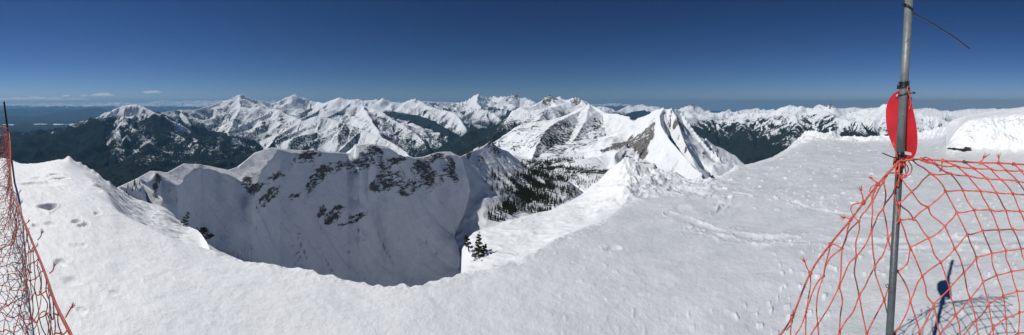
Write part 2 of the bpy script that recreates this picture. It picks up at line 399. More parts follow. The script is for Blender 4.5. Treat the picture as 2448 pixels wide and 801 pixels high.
# ---- right hand side
ridge('M_far', [(1600, 268, 14500), (1625, 262, 14300), (1643, 254, 14200), (1650, 251, 14200), (1657, 248, 14000), (1664, 252, 14000), (1677, 261, 14000), (1700, 264, 13800), (1722, 268, 13700), (1741, 260, 13700), (1752, 262, 13600), (1775, 267, 13400), (1800, 269, 13000), (1840, 272, 12500)],
      (0.6, 1000), (0.5, 1000), tl=-560, dens=.6, amp=.09, seg=260, lam=420, gam=.18, spur=dict(gap=700, len=2200), grp='range_right', nz=1.2)
ridge('M_dark', [(1640, 305, 8000), (1652, 292, 8300), (1677, 290, 8600), (1700, 285, 8800), (1722, 288, 8900), (1737, 284, 8900), (1763, 290, 8600), (1785, 306, 8000), (1800, 335, 7000)],
      (0.5, 900), (0.5, 950), tl=-420, dens=.97, amp=.12, seg=160, lam=240, gam=.24, spur=dict(gap=380, len=1500), grp='forest_hill', nz=1.3)
ridge('N', [(1750, 275, 10500), (1772, 271, 10500), (1806, 265, 10300), (1832, 269, 10100), (1847, 267, 10000), (1857, 262, 9900), (1866, 260, 9800), (1879, 251, 9700), (1892, 250, 9700), (1907, 256, 9600), (1918, 254, 9500), (1930, 256, 9500), (1941, 258, 9400), (1952, 251, 9300), (1960, 249, 9200), (1967, 251, 9200), (1977, 254, 9200), (1984, 247, 9100),
             (1988, 247, 9100), (1993, 255, 9100), (1999, 264, 9100), (2012, 267, 9000), (2035, 264, 8900), (2061, 258, 8800), (2087, 260, 8700), (2106, 254, 8600), (2119, 249, 8500), (2135, 247, 8500), (2155, 257, 8500), (2175, 272, 8500), (2187, 271, 8600), (2200, 267, 8600), (2215, 275, 8600), (2233, 273, 8500), (2248, 279, 8300), (2263, 288, 8000), (2300, 292, 7600), (2448, 285, 7000), (2560, 290, 7000)],
      (0.7, 1000), (0.62, 1050), p=1.8, tl=-560, dens=.8, amp=.09, seg=130, lam=240, gam=.26, spur=dict(gap=520, len=1900, k=.7), grp='range_right', nz=1.1)
ridge('N_front', [(1866, 262, 9700), (1880, 270, 8700), (1898, 273, 8000), (1905, 285, 7600), (1900, 310, 6900), (1888, 335, 6300)], (0.6, 1000), (0.6, 1000), tl=-420, dens=.85, amp=.09, seg=150, lam=200, gam=.26, spur=dict(gap=420, len=1000), grp='range_right')
ridge('N_front2', [(1952, 252, 9200), (1990, 275, 8000), (2020, 285, 7200), (2060, 290, 6800)], (0.6, 1000), (0.6, 1000), tl=-350, dens=.8, amp=.09, seg=150, lam=200, gam=.26, spur=dict(gap=420, len=1000), grp='range_right')
ridge('N_front3', [(1857, 264, 9800), (1840, 290, 8600), (1815, 320, 7600), (1800, 345, 6800)], (0.5, 1000), (0.5, 1000), tl=-420, dens=.9, amp=.09, seg=150, lam=220, gam=.26, spur=dict(gap=420, len=1000), grp='range_right')
ridge('L_near', [(1418, 262, 15000), (1430, 252, 15000), (1449, 253, 15000), (1462, 258, 15000), (1475, 266, 14500), (1492, 274, 14000)], (.6, 900), (.5, 900), tl=-330, dens=.9, amp=.08, seg=250, lam=500, gam=.14, spur=dict(gap=700, len=1400), grp='range_back')
ridge('L_far', [(1470, 268, 26000), (1490, 258, 26000), (1505, 251, 26000), (1515, 254, 26000), (1527, 250, 26000), (1539, 249, 26000), (1548, 254, 25500), (1557, 253, 25000), (1572, 254, 25000), (1590, 260, 25000), (1640, 262, 25000)],
      (.6, 900), (.5, 900), tl=-700, dens=.8, amp=.08, seg=500, lam=900, gam=.14, spur=dict(gap=1400, len=2500), nz=1.6, grp='range_back')
ridge('L_mid', [(1490, 275, 19000), (1510, 266, 19000), (1540, 262, 19000), (1560, 268, 18500)], (.5, 900), (.5, 900), tl=0, dens=1., amp=.08, seg=500, lam=900, gam=.14, spur=dict(gap=1100, len=1500), grp='range_back')
ridge('N_back', [(1740, 268, 16500), (1780, 262, 16500), (1812, 258, 16500), (1835, 261, 16200), (1862, 259, 16000), (1930, 262, 15500), (1975, 259, 15200), (2000, 256, 15400), (2018, 259, 15500), (2040, 256, 15500), (2070, 259, 15500), (2110, 256, 15500), (2150, 257, 15500), (2185, 260, 15500), (2215, 257, 15500), (2240, 260, 15000), (2262, 263, 15000), (2290, 260, 15000), (2400, 258, 15000), (2600, 258, 15000)],
      (.5, 1000), (.5, 1000), tl=-640, dens=.8, amp=.1, seg=300, lam=420, gam=.2, spur=dict(gap=700, len=2000), grp='range_right', nz=1.3)
# ---- blue hills on the horizon, all round
def far_line(r, y0, amp, seed, x0=-260, x1=2700, step=26, tl=-300, dens=.95):
    pts = []
    for x in range(x0, x1, step):
        y = y0(x) - amp * (0.5 + 1.3 * float(perlin(x / 90.0 + seed, seed * 1.7, seed)) + 0.6 * float(perlin(x / 33.0, seed * 3.3, seed + 5)))
        pts.append((x, y, r * (1 + 0.10 * float(perlin(x / 200.0, 9.1, seed + 9)))))
    ridge('far', pts, (.35, 1100), (.3, 1300), tl=tl, dens=dens, amp=.05, seg=900, lam=1600, gam=.10, nz=2.0, grp='far_hills')
far_line(58000, lambda x: np.interp(x, [0, 300, 480, 1500, 1650, 2448], [252, 247, 243, 249, 268, 270]), 5, 3, tl=-330, dens=.86)
far_line(45000, lambda x: np.interp(x, [0, 300, 480, 1200, 1500, 1650, 2448], [257, 254, 249, 250, 258, 274, 276]), 6, 5, tl=-330, dens=.9)
far_line(34000, lambda x: np.interp(x, [0, 350, 480, 2448], [264, 268, 262, 275]), 6, 8, x0=-260, x1=1150, tl=-60, dens=.93)
ridge('far_a', [(90, 280, 30000), (130, 268, 30000), (165, 263, 30000), (200, 258, 29500), (235, 257, 29500), (265, 264, 29000), (310, 272, 28000), (350, 282, 26000)], (.35, 900), (.3, 900), tl=-60, dens=.9, amp=.05, seg=600, lam=1200, gam=.10, spur=dict(gap=1800, len=2600), nz=2.0, grp='far_hills')
ridge('far_b', [(-200, 290, 24000), (-60, 282, 24000), (40, 276, 25000), (120, 282, 25000), (200, 290, 23000)], (.3, 700), (.25, 900), tl=0, dens=1., amp=.05, seg=600, lam=1200, gam=.10, grp='far_hills')

# ---- wind-built caps of snow on the crest above the bowl
_isc = np.array([q['name'] == 'cirque' for q in RID])[OWN] & (SS < 0) & (RR < 620)
_cpx = np.repeat((AZ * F + 1224.0)[None], NR, 0)
_cw = np.interp(_cpx, [280, 330, 385, 425, 450, 480, 515, 545, 575, 605, 640, 670, 700, 760, 830, 843, 860, 880, 900, 925, 950, 1000, 1030, 1050, 1075, 1100],
                [10, 5, 3, 9, 7, 3, 5, 9, 13, 18, 13, 5, 7, 5, 3, 10, 16, 14, 5, 8, 4, 3, 8, 3, 10, 12])
_cw = _cw * (1 + 0.35 * perlin(X / 14.0, Y / 14.0, 95))
Z += _isc * 1.05 * np.minimum(DD, _cw) * np.exp(-np.maximum(0, DD - _cw) / 30.0)
# ---- erosion detail
_get = lambda k: np.array([q[k] for q in RID], float)[OWN]
LAM = _get('lam'); GAM = _get('gam'); NZ = _get('nz'); TL = _get('tl'); DN = _get('dens')
ramp = 1 - np.exp(-DD / (LAM * 0.35))
wx = SS + 0.35 * LAM * perlin(X / LAM / 1.4, Y / LAM / 1.4, 41)
g1 = np.abs(perlin(wx / LAM, DD / (5 * LAM), 21)); g2 = np.abs(perlin(wx / LAM * 2.3, DD / (3 * LAM), 22)); g3 = np.abs(perlin(wx / LAM * 5.1, DD / (2 * LAM), 23))
GUL = 1 - (g1 * 1.2 + g2 * 0.8 + g3 * 0.5)             # 1 in the bottom of a chute
deep = GUL * 1.0
Z -= np.where(RR > 4500, 1.45, 1.0) * GAM * LAM * ramp * (1 - (g1 * 1.1 + g2 * 0.6 + g3 * 0.3))
amp = NZ * np.clip(RR / 220.0, 0.3, 40) * ramp
Z += amp * (ridged(X, Y, 1, 1, 3) * 0)
for lam, a in ((0.10, 1.3), (0.05, 0.85), (0.022, 0.55), (0.011, 0.42), (0.0055, 0.36)):
    L = np.clip(RR, 250, 12000) ** 0 * 1.0
    # wavelengths fixed in metres for each band of distance
    for lo, hi in ((0, 1200), (1200, 4500), (4500, 100000)):
        base_l = {0: 400, 1200: 2600, 4500: 9000}[lo] * lam
        w = sstep(lo * 0.75, lo * 1.25 + 1, RR) * (1 - sstep(hi * 0.75, hi * 1.25, RR))
        rows = np.where(w[:, 0] > 0)[0]
        if not len(rows): continue
        s = slice(rows[0], rows[-1] + 1)
        n = ridged(X[s], Y[s], base_l, 1, int(lam * 1000)) - 0.45
        Z[s] += w[s] * n * a * ramp[s] * NZ[s] * base_l * 0.11
Z += (OWN == 0) * fbm(X, Y, 420, 3, 5) * np.clip(RR / 90, 0, 14)
# never above the snowfield one stands on
Z = np.minimum(Z, -5.0 - 0.55 * np.maximum(0, RR - 10) * (RR < 60) - 27 * (RR >= 60) * 0 + 1e9 * (RR >= 60))

# ---- what grows where
hz = Z + 130 * fbm(X, Y, 900, 3, 60) + 60 * fbm(X, Y, 220, 2, 66)
FOR = sstep(TL + 330, TL - 330, hz) * DN
FOR = np.clip(FOR + (0.32 - np.clip(GUL, 0, 1)) * 1.0 * (FOR > 0.02) * (GAM > 0.2), 0, 1)
_wh = np.array([q['grp'] in ('range_left', 'range_mid') for q in RID])[OWN]
FOR = np.maximum(FOR, np.where(_wh, sstep(-860, -1060, Z), sstep(-620, -900, Z)) * (RR > 3000))
FOR = np.where((OWN == 0) & (RR < 5200) & (Z > -480) & (RR > 1150), np.clip(0.36 + 0.45 * fbm(X, Y, 200, 3, 61), 0.1, 0.52), FOR)
# open woods: scattered trees well above the closed forest, more of them on the slopes turned from the sun
_gx = np.gradient(Z, axis=1) / (RR * (AZ[1] - AZ[0])); _gr = np.gradient(Z, axis=0) / (np.gradient(RR, axis=0) + 1e-9)
_east = -(_gx * np.cos(AZ)[None] + _gr * np.sin(AZ)[None])          # above 0 where the ground falls to the east
_open = np.array([q['grp'] in ('range_left', 'range_mid', 'horn', 'white_peak', 'forest_hill') for q in RID])[OWN]
_ft = 0.30 + 0.42 * fbm(X, Y, 700, 3, 62) + 0.30 * np.clip(_east, -0.5, 0.7) + 0.16 * (0.35 - np.clip(GUL, 0, 1))
_ft += 0.14 * (np.array([q['grp'] == 'white_peak' for q in RID])[OWN])
FOR = np.maximum(FOR, _open * np.clip(_ft, 0, np.where(np.array([q['grp'] in ('white_peak', 'horn') for q in RID])[OWN], 0.52, 0.8)) * sstep(-10, -240, Z + 80 * fbm(X, Y, 900, 2, 63)))
# a frozen river far out on the plain
FOR *= 1 - np.exp(-((RR - 18300 - 500 * perlin(AZ[None] * 9 + 0 * RR, 0.3 + 0 * RR, 64)) / 330.0) ** 2) * (_cpx < 205) * sstep(0.1, 0.35, perlin(AZ[None] * 30 + 0 * RR, 2.3 + 0 * RR, 65) + .5)
FOR[(RR < 1150)] = 0

def blob(px, py, r, rx, ry, val, arr, op='add', rot=0.0):
    """spread a value on the ground round the place seen at (px,py)"""
    c = P(px, py, r); dx = X - c[0]; dy = Y - c[1]
    ca, sa = math.cos(rot), math.sin(rot)
    u = (dx * ca + dy * sa) / rx; v = (-dx * sa + dy * ca) / ry
    w = np.exp(-(u * u + v * v))
    if op == 'add': arr += val * w
    else: arr[:] = arr * (1 - w) + val * w

ROCK = np.zeros((NR, NC))
def rock(px, py, r, rad, val=1.0, rot=0.0, asp=1.0): blob(px, py, r, rad * asp, rad, val, ROCK, rot=rot)
def sample(arr, x, y):
    r = math.hypot(x, y); a = math.atan2(x, y)
    i = np.interp(r, _rr, np.arange(NR)); j = np.interp(a, AZ, np.arange(NC))
    i0 = min(int(i), NR - 2); j0 = min(int(j), NC - 2); u = i - i0; v = j - j0
    return ((arr[i0, j0] * (1 - v) + arr[i0, j0 + 1] * v) * (1 - u) + (arr[i0 + 1, j0] * (1 - v) + arr[i0 + 1, j0 + 1] * v) * u)
def hit(px, py, r0=60, r1=6000):
    """the ground point seen in a direction"""
    a = A(px); t = (HY - py) / F
    r = r0
    while r < r1:
        if sample(Z, r * math.sin(a), r * math.cos(a)) > t * r: return r
        r *= 1.01
    return None
def rockpx(px, py, wpx, val=1.0, hpx=None):
    """bare rock about the place where the face is seen at (px, py), wpx wide"""
    r = hit(px, py)
    if r is None: print('no ground at', px, py); return
    a = A(px); rad = wpx / F * r * 0.66; z0 = (HY - py) / F * r
    tang = (math.cos(a), -math.sin(a))
    c = (r * math.sin(a), r * math.cos(a))
    dx = X - c[0]; dy = Y - c[1]; u = (dx * tang[0] + dy * tang[1]) / rad
    hh = (hpx or wpx * 0.5) / F * r * 0.85
    dz = (Z - z0) / hh; dd = np.hypot(dx, dy) / (rad * 2.5 + 30)
    ROCK[:] += val * 1.15 * np.exp(-(u * u + dz * dz + dd * dd) ** 1.5)
if True:
    for q in [(375, 435, 22, .9, 22), (470, 402, 26, .7, 8), (590, 440, 30, .75, 14), (640, 470, 50, .85, 18), (610, 452, 30, .8, 14), (735, 375, 60, .8, 12), (800, 400, 60, 1.1, 14),
              (845, 398, 26, 1.0, 22), (890, 372, 40, 1.3, 22), (870, 388, 22, 1.2, 18), (925, 395, 30, .8, 14), (930, 430, 60, 1.1, 18), (985, 445, 50, 1.0, 16), (900, 445, 30, .9, 12), (1000, 400, 40, .9, 14),
              (1040, 430, 30, .7, 22), (1075, 400, 26, .8, 26), (1050, 375, 36, .9, 10), (800, 510, 36, 1.1, 14), (850, 520, 60, .7, 8), (770, 505, 16, .8, 10), (745, 440, 16, .8, 14), (700, 470, 30, .4, 10),
              (765, 428, 14, .9, 10), (650, 425, 60, .5, 12), (1090, 430, 14, .6, 14), (960, 380, 40, .7, 10), (1175, 345, 16, 1.0, 10), (1190, 360, 14, .9, 8), (1150, 385, 26, .5, 16), (1120, 372, 20, .5, 8),
              (1475, 345, 36, 1.5, 30), (1510, 340, 36, 1.8, 36), (1545, 325, 30, 1.8, 36), (1535, 360, 28, 1.3, 22), (1604, 272, 7, 1.1, 16), (1612, 300, 6, 1.1, 20), (1622, 328, 6, 1.0, 20), (1640, 352, 6, .9, 18), (1590, 268, 6, 1.0, 10), (1445, 360, 20, .9, 18), (1500, 375, 26, .9, 14), (1425, 330, 12, .8, 8), (1460, 320, 14, .6, 12),
              (1560, 300, 18, .9, 18), (1412, 300, 8, .6, 6), (1600, 300, 8, .8, 30), (1618, 290, 10, 1.0, 26), (1630, 310, 10, .9, 26), (1682, 370, 8, .8, 18), (1440, 300, 14, .4, 10)]:
        rockpx(*q)
    for q in [(1312, 229, 7000, 230), (1308, 242, 6900, 170), (1322, 238, 7000, 200), (1300, 246, 6800, 120), (1233, 226, 15500, 350), (1222, 230, 15500, 300), (1380, 240, 8500, 220), (1657, 252, 14000, 300), (1985, 250, 9100, 70), (1993, 255, 9100, 60)]:
        rock(*q)
_cq = np.array([q['name'] in ('cirque', 'cirque2') for q in RID])[OWN]
_px = np.degrees(AZ)[None] * math.pi / 180 * F + 1224 + 0 * RR
ROCK += _cq * (RR < 900) * sstep(120, 15, DD) * 0.55 * (0.45 + 0.9 * fbm(X + Z, Y - Z, 55, 2, 88)) * sstep(560, 700, _px) * (SS > 0) * 0 + _cq * (RR < 900) * sstep(130, 20, DD) * (0.28 + 0.55 * fbm(X + Z, Y - Z, 60, 2, 88)) * sstep(540, 720, _px)
ROCK += 0.30 * (np.array([q['grp'] == 'cliff_peak' for q in RID])[OWN]) * (RR < 2600) * np.clip(fbm(X, Y, 260, 2, 89) + .35, 0, 1)
ROCK *= 1.2
_cliff = np.array([q['grp'] == 'cliff_peak' for q in RID])[OWN]
_dzr = np.gradient(Z, axis=0) / (np.gradient(RR, axis=0) + 1e-9)
_dzc = np.gradient(Z, axis=1) / (RR * (AZ[1] - AZ[0]))
SLP = np.hypot(_dzr, _dzc)
ROCK += 0.42 * sstep(1.3, 2.2, SLP) * _cliff * (RR > 1250)
ROCK += 0.62 * sstep(0.85, 1.5, SLP) * (RR > 3800)
ROCK = np.where(_cliff, ROCK * (0.62 + 0.85 * perlin(SS / 38.0 + DD / 300.0, DD / 190.0, 97)) + 0.06, ROCK * 0.94)
ROCK = np.clip(ROCK, 0, np.where(_cliff, 1.12, 0.95))
# rock stands out of the face in ledges
cl = np.clip(ROCK, 0, 1) * (RR < 2300)
Z += cl * np.clip(RR / 500, .6, 3.5) * (1.5 * ridged(X + Z * .6, Y - Z * .4, 22, 3, 81) + 1.2 * np.abs(perlin(Z / 7.0, (X + Y) / 45.0, 82)))
# ------------------------------------------------------------ materials of the land
SNOW = C(0.86, 0.88, 0.90)
def land_mat(name, sf, sr, rockc, soft=0.05, bumpd=0.0, bs=0.05, st=(1, 1, 2.6), kk=-0.31):
    t = NT(name); p = t.pos()
    f = t.attr('forest'); k = t.attr('rock')
    n1 = t.noise(p, sf, 4, 0.72)
    n2 = t.noise(p, sf / 7.0, 2, 0.5)
    n = t.math('ADD', t.math('MULTIPLY', n1, 0.75), t.math('MULTIPLY', n2, 0.25))
    th = t.math('MULTIPLY_ADD', f, -0.46, 0.72)
    fm = t.ramp(t.math('SUBTRACT', n, th), -soft, soft)
    # trees stand thicker and thinner
    fc = t.mix(t.ramp(t.noise(p, sf * 1.7, 2), 0.35, 0.65), C(0.010, 0.016, 0.015), C(0.022, 0.031, 0.027))
    # bare rock in ledges
    q = t.mapping(p, st)
    r1 = t.noise(q, sr, 6, 0.78, 0.3)
    r2 = t.noise(p, sr / 5, 2, 0.5)
    rn = t.math('ADD', t.math('MULTIPLY', r1, 0.75), t.math('MULTIPLY', r2, 0.25))
    rm = t.ramp(t.math('SUBTRACT', rn, t.math('MULTIPLY_ADD', k, kk, 0.76)), -0.014, 0.014)
    rc = t.mix(t.ramp(t.noise(q, sr * 2.3, 4, 0.7), 0.35, 0.68), C(*[x * 0.45 for x in rockc]), C(*[x * 1.35 for x in rockc]))
    snow = t.mix(t.ramp(t.noise(p, sr * 0.3, 3), 0.3, 0.7), C(0.76, 0.80, 0.84), C(0.82, 0.85, 0.88))
    c = t.mix(rm, snow, rc); c = t.mix(fm, c, fc)
    t.l(c, t.b.inputs['Base Color'])
    t.b.inputs['Roughness'].default_value = 1.0
    t.b.inputs['Specular IOR Level'].default_value = 0.0
    if bumpd:
        h = t.math('ADD', t.noise(p, bs, 5, 0.6), t.math('MULTIPLY', rm, 0.6))
        t.l(t.bump(h, bumpd), t.b.inputs['Normal'])
    return t.m
M_NEAR = land_mat('cirque_snow_and_rock', 0.05, 0.17, (0.150, 0.150, 0.150), bumpd=1.2, bs=0.12, st=(.55, .55, 2.6), kk=-0.28)
M_CLIFF = land_mat('cliff_snow_and_rock', 0.06, 0.035, (0.18, 0.172, 0.165), bumpd=3.0, bs=0.04, st=(1.6, 1.6, 0.55), kk=-0.29)
M_FAR = land_mat('mountain_snow_forest', 0.034, 0.009, (0.16, 0.155, 0.15), bumpd=6.0, bs=0.012)
M_VFAR = land_mat('distant_snow_forest', 0.006, 0.003, (0.16, 0.155, 0.15))
# ------------------------------------------------------------ land meshes, one for each mountain
grp = np.array([q['grp'] for q in RID])[OWN]
GNAME = {'valley': 'valley', 'cirque': 'cirque', 'cliff_peak': 'mountain', 'white_peak': 'mountain', 'horn': 'mountain', 'range_back': 'mountain_range',
         'range_mid': 'mountain_range', 'range_left': 'mountain_range', 'dark_mountain': 'mountain', 'range_right': 'mountain_range', 'forest_hill': 'hill', 'far_hills': 'hills', 'mountain': 'mountain'}
co_all = np.stack([X, Y, Z], -1).reshape(-1, 3)
dr = np.stack([np.gradient(X, axis=0), np.gradient(Y, axis=0), np.gradient(Z, axis=0)], -1)
dc = np.stack([np.gradient(X, axis=1), np.gradient(Y, axis=1), np.gradient(Z, axis=1)], -1)
nrm_all = np.cross(dc, dr); nrm_all /= np.linalg.norm(nrm_all, axis=2)[:, :, None]; nrm_all = nrm_all.reshape(-1, 3)
ii = (np.arange(NR - 1)[:, None] * NC + np.arange(NC - 1)[None])
quads = np.stack([ii, ii + 1, ii + NC + 1, ii + NC], -1).reshape(-1, 4)
fg = grp[:-1, :-1].ravel()
fR = RR[:-1, :-1].ravel()
fg = np.where((fg == 'valley') & (fR < 1250), 'cirque', fg)
for g in sorted(set(fg)):
    q = quads[fg == g]
    used = np.unique(q); remap = np.full(NR * NC, -1, np.int64); remap[used] = np.arange(len(used))
    mat = {'cirque': M_NEAR, 'cliff_peak': M_CLIFF, 'far_hills': M_VFAR}.get(g, M_FAR)
    o = mesh_np(GNAME[g], co_all[used], remap[q], mat, attrs={'forest': FOR.ravel()[used], 'rock': ROCK.ravel()[used]})
    o.data.normals_split_custom_set_from_vertices(nrm_all[used].astype(np.float32))
    tag(o, kind='structure')
# ------------------------------------------------------------ the snowfield underfoot and its rim
def zz(py, r): return (HY - py) / F * r
